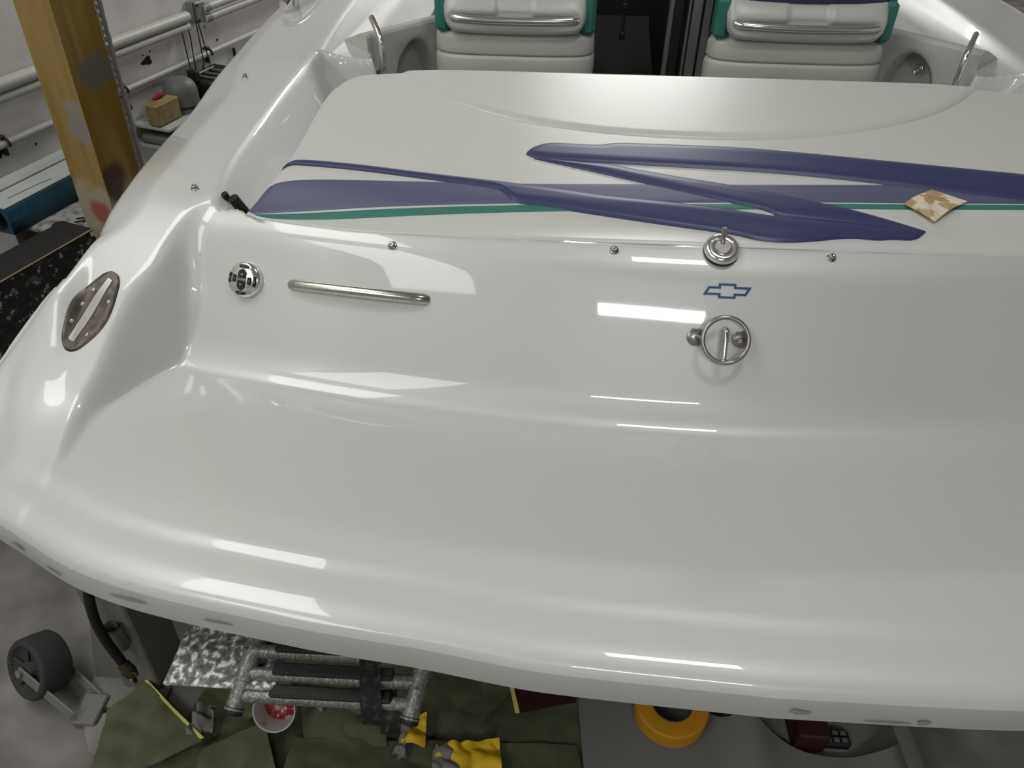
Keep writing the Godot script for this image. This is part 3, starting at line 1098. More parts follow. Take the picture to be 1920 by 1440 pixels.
func build_wall_things() -> void:
	var w := wall_frame()
	wall_pipe("heating_pipe", "thick upper white pipe on the wall behind the yellow column", -3.0, 0.545, 0.692, 0.05, 0.0235, M.pipe, "white heating pipes on the left wall")
	wall_pipe("heating_pipe", "thinner lower white pipe on the wall behind the yellow column", -3.0, 0.540, 0.650, 0.05, 0.0165, M.pipe, "white heating pipes on the left wall")
	for q in [[0.700, "upper white pipe beyond the grey junction plate"], [0.655, "lower white pipe beyond the grey junction plate"]]:
		var o := wall_pipe("heating_pipe", q[1], 0.66, 4.0, q[0], 0.055, 0.017, M.pipe, "white heating pipes on the left wall")
		var g := Geo.new()
		g.t = w
		g.tube([Vector3(0.668, q[0], 0.055), Vector3(0.705, q[0], 0.055)], 0.0195, 20)
		part(o, "socket", g, M.pipe_grey)
	var jp := thing("junction_plate", "small grey junction plate where wall pipes and wires meet", "plate", w * Vector3(0.64, 0.69, 0.0))
	var g := Geo.new()
	g.t = w
	g.box(Vector3(0.638, 0.692, 0.03), Vector3(0.072, 0.092, 0.06), 0.006)
	part(jp, "body", g, M.pipe_grey)
	for q in [Vector2(0.612, 0.725), Vector2(0.612, 0.660)]:
		g = Geo.new()
		g.t = w
		g.tube([Vector3(q.x, q.y, 0.058), Vector3(q.x, q.y, 0.064)], 0.006, 10)
		part(jp, "screw", g, M.black)
	var cd := wall_pipe("conduit_pipe", "narrow dirty white conduit low along the wall", -3.0, 4.0, 0.492, 0.03, 0.0135, M.pipe)
	for t in [-0.60, 0.055, 0.68]:
		g = Geo.new()
		g.t = w
		var loop := []
		for k in 13:
			var an := -0.6 + PI * 1.25 * k / 12.0
			loop.append(Vector3(t, 0.492 + sin(an) * 0.017, 0.03 + cos(an) * 0.017))
		g.tube(loop, 0.005, 8)
		g.box(Vector3(t - 0.012, 0.517, 0.022), Vector3(0.035, 0.008, 0.02), 0.002)
		g.box(Vector3(t, 0.462, 0.012), Vector3(0.012, 0.04, 0.02), 0.002)
		part(cd, "pipe_clip", g, M.wire, "black pipe clip")
	var lines := [
		["first wire from the yellow column, hanging from the white pipe's end", [Vector2(0.474, 0.66), Vector2(0.478, 0.56), Vector2(0.486, 0.405)]],
		["second wire from the yellow column, kinked below the white pipe's end", [Vector2(0.520, 0.66), Vector2(0.530, 0.60), Vector2(0.522, 0.54), Vector2(0.521, 0.40)]],
		["third wire from the yellow column, dropping from the junction plate's edge", [Vector2(0.592, 0.74), Vector2(0.590, 0.60), Vector2(0.589, 0.40)]],
		["fourth wire from the yellow column, slanting away under the junction plate", [Vector2(0.604, 0.66), Vector2(0.618, 0.56), Vector2(0.634, 0.47), Vector2(0.634, 0.375)]]]
	for q in lines:
		g = Geo.new()
		g.t = w
		var path := []
		for p in along(q[1], 16): path.append(Vector3(p.x, p.y, 0.055 if p.y > 0.45 else 0.045))
		g.tube(path, 0.0028, 6)
		solo("hanging_wire", q[0], "wire", g, M.wire, w * Vector3(q[1][0].x, 0.4, 0.04), false, "thin wires hanging on the left wall")
	# paint smudges on the wall
	var wall: Node3D = get_node("wall_left")
	for q in [[0.265, 0.556, 0.035, 0.017], [0.02, 0.44, 0.006, 0.014], [0.25, 0.585, 0.006, 0.003], [0.30, 0.59, 0.005, 0.004], [0.72, 0.60, 0.006, 0.005], [0.80, 0.52, 0.009, 0.006], [-0.45, 0.43, 0.006, 0.005], [-0.62, 0.455, 0.02, 0.016], [0.75, 0.41, 0.008, 0.006], [0.10, 0.40, 0.004, 0.012]]:
		g = Geo.new()
		g.t = w
		var ring := []
		for k in 20:
			var an := TAU * k / 20
			var r := 1.0 + 0.25 * sin(an * 3.0 + q[0] * 40.0)
			ring.append(Vector3(q[0] + cos(an) * q[2] * r, q[1] + sin(an) * q[3] * r, 0.0008))
		g.fan(ring)
		part(wall, "paint_smudge", g, M.smudge)
	# low open shelf with odds and ends
	var sh := thing("low_shelf", "low open shelf against the wall with dark uprights", "shelf", w * Vector3(0.45, 0, 0.1))
	for q in [[0.055, 0.23, 0.012, 0.46], [0.90, 0.23, 0.012, 0.46]]:
		g = Geo.new()
		g.t = w
		for off in [0.018]: g.box(Vector3(q[0], q[1], off), Vector3(q[2], q[3], 0.014), 0.002)
		part(sh, "upright", g, M.wire)
	for y in [0.335, 0.245, 0.06]:
		g = Geo.new()
		g.t = w
		g.box(Vector3(0.4775, y, 0.11), Vector3(0.833, 0.014, 0.195), 0.002)
		part(sh, "shelf_board", g, M.white_board)
	g = Geo.new()
	g.t = w
	g.box(Vector3(0.143, 0.392, 0.135), Vector3(0.155, 0.09, 0.06), 0.004)
	g.box(Vector3(0.0635, 0.392, 0.135), Vector3(0.006, 0.084, 0.054), 0.001)
	solo("wooden_box", "pale wooden box on the low shelf", "box", g, M.wood, w * Vector3(0.143, 0.342, 0.11))
	g = Geo.new()
	g.t = w
	g.tube([Vector3(0.12, 0.445, 0.11), Vector3(0.16, 0.452, 0.112), Vector3(0.19, 0.447, 0.11)], [0.006, 0.014, 0.006], 10)
	solo("red_rag", "small red rag lying on the pale wooden box", "rag", g, M.red_cloth, w * Vector3(0.15, 0.44, 0.11))
	var can := thing("grey_canister", "grey dome topped canister beside the pale wooden box", "canister", w * Vector3(0.31, 0.342, 0.11))
	g = Geo.new()
	g.t = w * Transform3D(Basis.IDENTITY, Vector3(0.31, 0.342, 0.11))
	g.lathe([Vector2(0.075, 0.0), Vector2(0.077, 0.01), Vector2(0.077, 0.085), Vector2(0.072, 0.112), Vector2(0.058, 0.132), Vector2(0.035, 0.143), Vector2(0, 0.147)], 36)
	part(can, "body", g, M.grey_paint)
	g = Geo.new()
	g.t = w * Transform3D(Basis.IDENTITY, Vector3(0.31, 0.342, 0.11))
	g.lathe([Vector2(0.0775, 0.02), Vector2(0.0795, 0.022), Vector2(0.0795, 0.03), Vector2(0.0775, 0.032)], 36)
	part(can, "band", g, M.wire)
	g = Geo.new()
	g.t = w
	g.box(Vector3(0.29, 0.290, 0.125), Vector3(0.13, 0.076, 0.17), 0.008)
	g.box(Vector3(0.29, 0.319, 0.212), Vector3(0.11, 0.006, 0.006), 0.001)
	solo("dark_case", "black tool case on the shelf under the grey canister", "case", g, M.soot, w * Vector3(0.29, 0.252, 0.125))
	g = Geo.new()
	g.t = w
	g.box(Vector3(0.135, 0.273, 0.12), Vector3(0.14, 0.042, 0.17), 0.012)
	solo("folded_cloth", "grey green folded cloth on the shelf under the wooden box", "cloth", g, M.cloth, w * Vector3(0.135, 0.252, 0.12))
	var mc := thing("dark_machine", "dark greasy machine on the shelf right of the grey canister", "machine", w * Vector3(0.55, 0.342, 0.11))
	g = Geo.new()
	g.t = w
	g.box(Vector3(0.56, 0.39, 0.11), Vector3(0.28, 0.096, 0.17), 0.01)
	part(mc, "body", g, M.soot)
	g = Geo.new()
	g.t = w
	g.box(Vector3(0.425, 0.463, 0.11), Vector3(0.034, 0.05, 0.05), 0.005)
	part(mc, "knob", g, M.soot)
	g = Geo.new()
	g.t = w
	for k in 3:
		g.box(Vector3(0.48 + k * 0.055, 0.445, 0.13), Vector3(0.012, 0.012, 0.14), 0.003)
	g.box(Vector3(0.53, 0.452, 0.09), Vector3(0.16, 0.010, 0.014), 0.003)
	part(mc, "bracket", g, M.grey_paint)


# ------------------------------------------------------------------ yellow column
func build_column() -> void:
	var o := thing("steel_column", "square yellow painted steel column left of the boat", "column", Vector3(-1.80, 0, -2.35))
	var a := Vector3(-1.896, 0, -2.305)
	var b := Vector3(-1.767, 0, -2.269)
	var c := Vector3(-1.709, 0, -2.395)
	var d := a + c - b
	var f := noise(FastNoiseLite.TYPE_SIMPLEX_SMOOTH, 3.0, 4, 5)
	var g := Geo.new()
	var pts := [a, b, c, d, a]
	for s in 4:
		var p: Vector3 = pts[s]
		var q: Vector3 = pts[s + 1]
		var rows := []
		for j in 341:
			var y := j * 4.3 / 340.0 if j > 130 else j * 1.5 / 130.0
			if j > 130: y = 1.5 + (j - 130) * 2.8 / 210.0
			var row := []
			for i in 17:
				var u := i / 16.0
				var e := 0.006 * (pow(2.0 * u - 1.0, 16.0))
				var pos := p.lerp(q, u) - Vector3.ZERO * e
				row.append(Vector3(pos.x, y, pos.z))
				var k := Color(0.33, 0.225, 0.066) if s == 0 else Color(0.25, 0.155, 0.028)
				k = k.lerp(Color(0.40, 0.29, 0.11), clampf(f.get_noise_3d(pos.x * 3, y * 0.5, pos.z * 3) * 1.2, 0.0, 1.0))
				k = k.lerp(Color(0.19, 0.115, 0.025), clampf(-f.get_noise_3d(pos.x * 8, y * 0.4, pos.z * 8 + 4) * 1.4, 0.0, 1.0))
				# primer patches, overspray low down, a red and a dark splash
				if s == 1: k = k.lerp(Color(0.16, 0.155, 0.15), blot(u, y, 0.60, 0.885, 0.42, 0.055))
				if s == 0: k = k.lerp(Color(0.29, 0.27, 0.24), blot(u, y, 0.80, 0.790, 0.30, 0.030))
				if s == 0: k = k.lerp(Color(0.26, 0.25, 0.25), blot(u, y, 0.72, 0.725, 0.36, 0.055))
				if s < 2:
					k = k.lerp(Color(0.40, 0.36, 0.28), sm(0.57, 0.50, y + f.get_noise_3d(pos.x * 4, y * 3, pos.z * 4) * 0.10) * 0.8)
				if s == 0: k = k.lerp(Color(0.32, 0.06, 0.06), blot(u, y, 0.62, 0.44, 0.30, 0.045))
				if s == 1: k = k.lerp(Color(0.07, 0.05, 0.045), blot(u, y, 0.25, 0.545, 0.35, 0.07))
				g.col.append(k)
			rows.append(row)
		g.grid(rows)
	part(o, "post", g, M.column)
	# corrugated cardboard edge hanging on its right corner
	g = Geo.new()
	var rows2 := []
	var out := (c - d).normalized()
	for j in 420:
		var y := 0.30 + j * 1.6 / 420.0
		var zz := 0.0045 * sin(j * 1.05) + 0.002 * f.get_noise_1d(j * 0.4)
		rows2.append([c + Vector3(0, y, 0) + out * 0.001, c + Vector3(0, y, 0) + out * (0.012 + zz) + Vector3(0, 0.0, 0.004)])
	g.grid(rows2)
	part(o, "cardboard_flute", g, M.cardboard, "torn corrugated cardboard edge")
	g = Geo.new()
	var rows3 := []
	for j in 80:
		var y := 0.30 + j * 1.6 / 79.0
		var ww := 0.010 + 0.004 * f.get_noise_1d(j * 0.9)
		rows3.append([c + Vector3(0, y, 0) + Vector3(0.004, 0, -0.008), c + Vector3(0, y, 0) + Vector3(0.008 + ww, 0, -0.012)])
	g.grid(rows3)
	part(o, "cardboard_liner", g, M.cardboard_light)


# how strongly a round splash covers a point of the column's face
func blot(u: float, y: float, u0: float, y0: float, ru: float, ry: float) -> float:
	var rr := sqrt(pow((u - u0) / ru, 2.0) + pow((y - y0) / ry, 2.0)) + 0.14 * sin(u * 9.0 + y * 31.0)
	return sm(1.15, 0.70, rr) * 0.85


func build_left_things() -> void:
	# round dusty table with the blue box on it
	var o := thing("round_table", "dusty round topped drum behind the yellow column", "drum", Vector3(-2.03, 0, -2.56))
	var g := Geo.new()
	g.t = Transform3D(Basis.IDENTITY, Vector3(-2.03, 0, -2.56))
	g.lathe([Vector2(0.0, 0.352), Vector2(0.262, 0.352), Vector2(0.268, 0.349), Vector2(0.270, 0.343), Vector2(0.268, 0.335)], 72)
	part(o, "dusty_top", g, M.dusty)
	g = Geo.new()
	g.t = Transform3D(Basis.IDENTITY, Vector3(-2.03, 0, -2.56))
	g.lathe([Vector2(0.266, 0.336), Vector2(0.266, 0.0), Vector2(0, 0.0)], 72)
	part(o, "drum_side", g, M.soot)
	g = Geo.new()
	g.t = Transform3D(Basis(Vector3.UP, 0.5), Vector3(-2.005, 0.352, -2.325))
	g.lathe([Vector2(0.024, 0.0), Vector2(0.026, 0.004), Vector2(0.018, 0.005), Vector2(0.016, 0.001), Vector2(0, 0.001)], 24)
	part(o, "bung", g, M.soot)
	g = Geo.new()
	for q in [Vector2(-1.955, -2.36), Vector2(-1.97, -2.35), Vector2(-1.975, -2.375)]:
		g.tube([Vector3(q.x, 0.354, q.y), Vector3(q.x + 0.02, 0.355, q.y - 0.012), Vector3(q.x + 0.035, 0.354, q.y - 0.006)], 0.0025, 6)
	part(o, "scrap_wire", g, M.soot)
	# hollow blue box: open at the near end, pale top
	var p := Vector3(-2.112, 0.355, -2.232)
	var ax := Vector3(0.077, 0, -0.30).normalized()
	var sd := Vector3(ax.z, 0, -ax.x)
	var bf := Transform3D(Basis(ax, Vector3.UP, sd), p)
	var bx := thing("blue_duct", "hollow blue box section with pale top on the round drum", "duct", p + ax * 0.25 + sd * 0.06)
	g = Geo.new()
	g.t = bf
	var prof := [Vector2(0.0, 0.0), Vector2(0.0, 0.040), Vector2(-0.003, 0.0465), Vector2(0.0, 0.053), Vector2(0.0, 0.086), Vector2(0.006, 0.093)]
	var inn := [Vector2(0.10, 0.086), Vector2(0.10, 0.0)]
	var rows := []
	for x in [0.0, 0.25, 0.5]:
		var row := []
		for q in prof + inn: row.append(Vector3(x, q.y, q.x))
		rows.append(row)
	g.grid(rows, true)
	# round mouth
	var mouth := []
	var edge := []
	for k in 32:
		var an := TAU * k / 32
		var dd := Vector2(cos(an), sin(an))
		var kk := 1.0 / maxf(absf(dd.x) / 0.05, absf(dd.y) / 0.0455)
		edge.append(Vector3(0, 0.046 + dd.y * kk, 0.05 + dd.x * kk))
		mouth.append(Vector3(0.0, 0.046 + dd.y * 0.037, 0.05 + dd.x * 0.037))
	var deep := []
	for q in mouth: deep.append(q + Vector3(0.45, 0, 0))
	g.grid([edge, mouth], true)
	part(bx, "shell", g, M.blue_box)
	g = Geo.new()
	g.t = bf
	g.grid([mouth, deep], true)
	g.fan(deep)
	part(bx, "bore", g, M.soot, "dark round opening")
	g = Geo.new()
	g.t = bf
	g.box(Vector3(0.25, 0.095, 0.054), Vector3(0.5, 0.006, 0.104), 0.002)
	part(bx, "pale_top", g, M.white_board, "pale top with a long scratch")
	g = Geo.new()
	g.t = bf
	g.tube([Vector3(0.06, 0.0985, 0.045), Vector3(0.20, 0.0985, 0.038), Vector3(0.24, 0.0985, 0.030)], 0.0012, 6)
	part(bx, "scratch", g, M.wire)
	g = Geo.new()
	g.t = bf
	g.box(Vector3(0.2, 0.05, 0.165), Vector3(0.55, 0.1, 0.06), 0.012)
	g.tube([Vector3(0.475, 0.085, 0.165), Vector3(0.478, 0.10, 0.165)], 0.018, 14)
	solo("white_tube", "whitish box section behind the blue duct on the drum", "duct", g, M.white_board, p + ax * 0.2 + sd * 0.165)
	# dark steel plate with a slot, along the boat
	var u := Vector3(0.29, 0, -0.957).normalized()
	var n := Vector3(-u.z, 0, u.x)
	var pf := Transform3D(Basis(u, Vector3.UP, n), Vector3(-1.88, 0, -1.80))
	var st := thing("steel_channel", "dark paint spotted steel channel with an oblong slot", "channel", Vector3(-1.88, 0, -1.80))
	g = Geo.new()
	g.t = pf
	# plate with a slotted hole: ring between outline and slot
	var n2 := 64
	var rows5 := []
	var sc := Vector2(-0.035, 0.385)
	for layer in [[0.0, 1.0], [0.0, 0.0], [-0.012, 0.0]]:
		var row := []
		for k in n2:
			var an := TAU * k / n2
			var dd := Vector2(cos(an), sin(an))
			var far := 9.0
			if dd.x > 1e-6: far = minf(far, (0.36 - sc.x) / dd.x)
			if dd.x < -1e-6: far = minf(far, (-0.55 - sc.x) / dd.x)
			if dd.y > 1e-6: far = minf(far, (0.45 - sc.y) / dd.y)
			if dd.y < -1e-6: far = minf(far, (0.02 - sc.y) / dd.y)
			var sl := Vector2(signf(dd.x) * 0.012 * (1.0 if absf(dd.x) > 0.02 else 0.0) + dd.x * 0.013, dd.y * 0.013)
			var w2: Vector2 = (sc + sl).lerp(sc + dd * far, layer[1])
			row.append(Vector3(w2.x, w2.y, layer[0]))
		rows5.append(row)
	g.grid(rows5, true)
	part(st, "web", g, M.stained_steel)
	g = Geo.new()
	g.t = pf
	g.box(Vector3(-0.095, 0.449, -0.06), Vector3(0.91, 0.006, 0.125), 0.001)
	g.box(Vector3(-0.095, 0.018, -0.06), Vector3(0.91, 0.036, 0.125), 0.001)
	part(st, "flange", g, M.soot)
	g = Geo.new()
	g.t = pf
	g.box(Vector3(-0.095, 0.451, 0.002), Vector3(0.91, 0.004, 0.005), 0.001)
	part(st, "edge_strip", g, M.wood, "thin pale edge along its top")
	var blots := Geo.new()
	blots.t = pf
	rng.seed = 11
	for k in 46:
		var c0 := Vector2(rng.randf_range(-0.1, 0.34), rng.randf_range(0.30, 0.44))
		var rr := rng.randf_range(0.0015, 0.006)
		var ring := []
		for i in 9:
			var an := TAU * i / 9
			var r1 := rr * rng.randf_range(0.6, 1.4)
			ring.append(Vector3(c0.x + cos(an) * r1, c0.y + sin(an) * r1 * 1.3, 0.0008))
		blots.fan(ring)
	part(st, "paint_spots", blots, M.dusty, "whitish paint spots", "stuff")


# ------------------------------------------------------------------ things on the floor under the platform
func sheet(q: Array, y0: float, crumple: float, seed_: int, lifts := [0.0, 0.0, 0.0, 0.0], n := 36, freq := 5.0) -> Geo:
	var f := noise(FastNoiseLite.TYPE_SIMPLEX, freq, 2, seed_)
	var g := Geo.new()
	var rows := []
	for j in n + 1:
		var v := float(j) / n
		var row := []
		for i in n + 1:
			var u := float(i) / n
			var a: Vector2 = q[0].lerp(q[1], u)
			var b: Vector2 = q[3].lerp(q[2], u)
			var p := a.lerp(b, v)
			var l: float = lerpf(lerpf(lifts[0], lifts[1], u), lerpf(lifts[3], lifts[2], u), v)
			var k := f.get_noise_2d(p.x, p.y)
			var y := y0 + l + crumple * (absf(k) + absf(f.get_noise_2d(p.y * 1.3 + 5.0, p.x * 0.7)) * 0.7)
			row.append(Vector3(p.x, y, p.y))
		rows.append(row)
	g.grid(rows)
	return g


func paper(called: String, label: String, cat: String, q: Array, y0: float, crumple: float, seed_: int, m: Material, lifts := [0.0, 0.0, 0.0, 0.0], group := "") -> MeshInstance3D:
	var c: Vector2 = (q[0] + q[1] + q[2] + q[3]) / 4.0
	if called == "masking_paper": group = "olive and brown masking papers on the floor"
	return solo(called, label, cat, sheet(q, y0, crumple, seed_, lifts), m, Vector3(c.x, y0, c.y), false, group)


func build_floor_things() -> void:
	var g := Geo.new()
	# steel support post under the hull's corner
	var o := thing("support_post", "grey steel support post under the boat's left corner", "post", Vector3(-1.19, 0, -0.92))
	g.box(Vector3(-1.175, 0.29, -0.92), Vector3(0.085, 0.58, 0.12), 0.004)
	part(o, "upright", g, M.post_grey)
	g = Geo.new()
	g.t = Transform3D(Basis(Vector3.RIGHT, Vector3.BACK, Vector3.UP), Vector3(0, 0, -0.885))
	g.prism(PackedVector2Array([Vector2(-1.218, 0.012), Vector2(-1.290, 0.012), Vector2(-1.255, 0.17), Vector2(-1.218, 0.30)]), -0.006, 0.006, 0.001)
	part(o, "gusset", g, M.post_grey)
	g = Geo.new()
	g.box(Vector3(-1.205, 0.006, -0.91), Vector3(0.18, 0.012, 0.20), 0.002)
	part(o, "foot_plate", g, M.post_grey)
	g = Geo.new()
	g.tube([Vector3(-1.165, 0.20, -0.850), Vector3(-1.165, 0.275, -0.846)], 0.017, 18, false)
	g.tube([Vector3(-1.165, 0.275, -0.846), Vector3(-1.165, 0.20, -0.850)], 0.012, 18, false)
	part(o, "tube_socket", g, M.post_grey)
	# caster beside it
	var cs := thing("caster_wheel", "grey rubber caster wheel in a steel fork on the floor", "wheel", Vector3(-1.385, 0, -0.85))
	var axis := Vector3(-0.45, 0.45, 0.77).normalized()
	var wf := Transform3D(Basis(axis.cross(Vector3.UP).normalized(), axis, axis.cross(Vector3.UP).normalized().cross(axis)), Vector3(-1.385, 0.079, -0.86))
	g = Geo.new()
	g.t = wf
	g.lathe([Vector2(0.052, -0.034), Vector2(0.064, -0.034), Vector2(0.069, -0.028), Vector2(0.070, 0.0), Vector2(0.069, 0.028), Vector2(0.064, 0.034), Vector2(0.056, 0.034), Vector2(0.053, 0.030)], 48)
	part(cs, "tyre", g, M.rubber)
	g = Geo.new()
	g.t = wf
	g.lathe([Vector2(0.054, 0.030), Vector2(0.048, 0.022), Vector2(0.020, 0.020), Vector2(0.016, 0.034), Vector2(0.0, 0.034)], 36)
	g.lathe([Vector2(0.0, -0.034), Vector2(0.016, -0.034), Vector2(0.020, -0.020), Vector2(0.048, -0.022), Vector2(0.054, -0.030)], 36)
	for k in 5:
		var an := TAU * k / 5
		g.tube([Vector3(cos(an) * 0.018, 0.024, sin(an) * 0.018), Vector3(cos(an) * 0.05, 0.026, sin(an) * 0.05)], 0.004, 6)
	part(cs, "hub", g, M.rubber)
	g = Geo.new()
	for sg: float in [-1.0, 1.0]:
		var hub := Vector3(-1.385, 0.079, -0.86) + axis * 0.041 * sg
		var to := Vector3(-1.275, 0.022, -0.805) + axis * 0.036 * sg
		var dir := (to - hub).normalized()
		var up := axis.cross(dir).normalized()
		g.t = Transform3D(Basis(dir, up, dir.cross(up)), (hub + to) / 2.0)
		g.box(Vector3.ZERO, Vector3(hub.distance_to(to) + 0.02, 0.026, 0.005), 0.002)
		g.t = Transform3D.IDENTITY
		g.tube([hub + axis * 0.001 * sg, hub + axis * 0.008 * sg], 0.009, 14)
	g.box(Vector3(-1.262, 0.012, -0.80), Vector3(0.05, 0.02, 0.07), 0.003)
	part(cs, "fork", g, M.post_grey)
	# air hose hanging from under the boat
	var h := thing("air_hose", "black air hose with metal coupling hanging under the platform", "hose", Vector3(-1.14, 0.2, -0.8))
	g = Geo.new()
	g.tube(along([Vector3(-1.12, 0.62, -0.84), Vector3(-1.129, 0.478, -0.80), Vector3(-1.141, 0.427, -0.80), Vector3(-1.149, 0.366, -0.80), Vector3(-1.147, 0.294, -0.80), Vector3(-1.136, 0.228, -0.80)], 40), 0.0095, 14)
	part(h, "hose", g, M.black)
	g = Geo.new()
	g.tube([Vector3(-1.138, 0.236, -0.80), Vector3(-1.134, 0.215, -0.80), Vector3(-1.134, 0.213, -0.80), Vector3(-1.131, 0.197, -0.80), Vector3(-1.131, 0.195, -0.80), Vector3(-1.129, 0.182, -0.80)], [0.0085, 0.0085, 0.0125, 0.0125, 0.0145, 0.0135], 16)
	g.tube([Vector3(-1.129, 0.19, -0.80), Vector3(-1.112, 0.205, -0.79), Vector3(-1.106, 0.200, -0.79), Vector3(-1.118, 0.182, -0.795)], 0.0028, 8)
	part(h, "coupling", g, M.brass)
	g = Geo.new()
	g.tube([Vector3(-1.129, 0.182, -0.80), Vector3(-1.128, 0.168, -0.80), Vector3(-1.127, 0.150, -0.80)], [0.007, 0.006, 0.0035], 12)
	part(h, "nozzle", g, M.black)
	g = Geo.new()
	g.tube([Vector3(-1.129, 0.178, -0.793), Vector3(-1.128, 0.168, -0.794)], 0.003, 8)
	part(h, "nozzle_mark", g, M.yellow)
	# maroon trailer frame
	var tr := thing("trailer_frame", "dark maroon trailer frame under the hull", "trailer", Vector3(-0.4, 0, -1.1))
	for q in [[Vector3(-1.06, 0.16, -1.02), Vector3(0.06, 0.32, 0.06)], [Vector3(0.33, 0.035, -0.98), Vector3(0.07, 0.07, 0.30)], [Vector3(-0.3, 0.07, -1.15), Vector3(1.6, 0.10, 0.08)], [Vector3(-0.98, 0.16, -1.02), Vector3(0.03, 0.32, 0.05)]]:
		g = Geo.new()
		g.box(q[0], q[1], 0.004)
		part(tr, "beam", g, M.maroon)
	# masking paper
	paper("masking_paper", "large olive green masking paper spread below the boarding ladder", "paper", [Vector2(-1.02, -0.96), Vector2(-0.20, -1.02), Vector2(-0.14, -0.62), Vector2(-1.08, -0.62)], 0.004, 0.010, 3, M.olive)
	paper("masking_paper", "olive sheet beside the caster wheel with yellow taped edge", "paper", [Vector2(-1.225, -0.800), Vector2(-1.160, -0.860), Vector2(-0.985, -0.735), Vector2(-1.19, -0.62)], 0.012, 0.010, 8, M.olive, [0.0, 0.03, 0.03, 0.0])
	g = Geo.new()
	g.grid([[Vector3(-1.160, 0.048, -0.858), Vector3(-1.155, 0.048, -0.861)], [Vector3(-1.08, 0.049, -0.800), Vector3(-1.076, 0.049, -0.804)], [Vector3(-0.990, 0.049, -0.738), Vector3(-0.983, 0.049, -0.742)]])
	solo("masking_tape", "yellow tape strip along the olive sheet beside the caster", "tape", g, M.yellow_pale, Vector3(-1.08, 0.048, -0.8))
	paper("masking_paper", "pale brown paper scrap left of the olive sheet near the caster", "paper", [Vector2(-1.275, -0.785), Vector2(-1.222, -0.800), Vector2(-1.19, -0.70), Vector2(-1.21, -0.69)], 0.004, 0.014, 18, M.cardboard_light)
	paper("masking_paper", "small folded olive sheet under the ladder's left end", "paper", [Vector2(-0.98, -0.90), Vector2(-0.87, -0.87), Vector2(-0.90, -0.78), Vector2(-0.965, -0.80)], 0.03, 0.012, 21, M.olive, [0.02, 0.05, 0.02, 0.0])
	paper("masking_paper", "creased olive paper flap standing up in front of the white scrap", "paper", [Vector2(-0.985, -0.725), Vector2(-0.86, -0.770), Vector2(-0.80, -0.66), Vector2(-0.98, -0.63)], 0.016, 0.016, 24, M.olive, [0.01, 0.05, 0.0, 0.0])
	paper("masking_paper", "dark folded olive sheet under the middle of the ladder", "paper", [Vector2(-0.80, -0.83), Vector2(-0.62, -0.86), Vector2(-0.60, -0.76), Vector2(-0.78, -0.765)], 0.016, 0.018, 27, M.olive, [0.05, 0.02, 0.0, 0.0])
	paper("masking_paper", "triangular olive paper flap folded over right of the ladder", "paper", [Vector2(-0.56, -0.98), Vector2(-0.27, -0.98), Vector2(-0.405, -0.815), Vector2(-0.43, -0.815)], 0.018, 0.006, 29, M.olive, [0.0, 0.02, 0.03, 0.03])
	paper("masking_paper", "broad olive paper strip along the bottom under the yellow scrap", "paper", [Vector2(-0.80, -0.765), Vector2(-0.19, -0.80), Vector2(-0.15, -0.61), Vector2(-0.82, -0.60)], 0.014, 0.008, 33, M.olive, [0.012, 0.0, 0.0, 0.0])
	paper("sanding_sheet", "dark maroon perforated sheet showing between the olive papers", "sheet", [Vector2(-0.340, -0.912), Vector2(-0.196, -0.95), Vector2(-0.192, -0.885), Vector2(-0.322, -0.848)], 0.042, 0.002, 41, M.maroon)
	g = Geo.new()
	g.grid([[Vector3(-0.345, 0.0465, -0.912), Vector3(-0.336, 0.0465, -0.913)], [Vector3(-0.328, 0.0465, -0.846), Vector3(-0.318, 0.0465, -0.848)]])
	solo("masking_tape", "pale yellow tape edge on the maroon sheet", "tape", g, M.yellow_pale, Vector3(-0.33, 0.046, -0.88))
	# white paper with a curled end
	var rows := []
	var far := along([Vector2(-0.190, -0.985), Vector2(0.05, -0.96), Vector2(0.13, -0.87), Vector2(0.19, -0.885), Vector2(0.24, -0.86), Vector2(0.30, -0.822), Vector2(0.36, -0.812), Vector2(0.43, -0.815), Vector2(0.50, -0.825), Vector2(0.545, -0.85)], 90)
	for k in far.size():
		var f: Vector2 = far[k]
		var row := []
		var near := Vector2(lerpf(-0.165, 0.56, k / 89.0), -0.60)
		var lift := 0.012 + 0.045 * exp(-pow((f.x - 0.19) / 0.05, 2.0)) + 0.05 * sm(0.40, 0.54, f.x)
		for j in 25:
			var v := j / 24.0
			var p: Vector2 = f.lerp(near, v)
			row.append(Vector3(p.x, 0.010 + lift * pow(1.0 - v, 1.5) + 0.05 * sm(0.44, 0.56, p.x) * v + 0.004 * sin(p.x * 23.0) * v, p.y))
		rows.append(row)
	g = Geo.new()
	g.grid(rows)
	var curl := []
	for j in 13:
		var z := -0.850 + 0.25 * j / 12.0
		var row := []
		for k in 12:
			var an := -PI / 2 + PI * 1.25 * k / 11.0
			row.append(Vector3(0.522 + cos(an) * 0.022 - 0.012 * k / 11.0, 0.088 + sin(an) * 0.022 - 0.03 * (1 - j / 12.0) * 0.3, z + 0.01 * sin(k * 0.5)))
		curl.append(row)
	g.grid(curl)
	solo("drop_paper", "big whitish paper sheet with raised edge under the tape roll", "paper", g, M.paper, Vector3(0.2, 0.0, -0.75))
	var tp := thing("tape_roll", "fat roll of yellow masking tape on the whitish paper", "tape", Vector3(0.022, 0.026, -0.885))
	g = Geo.new()
	g.t = Transform3D(Basis(Vector3(0.3, 0, 1).normalized(), 0.06), Vector3(0.022, 0.026, -0.885))
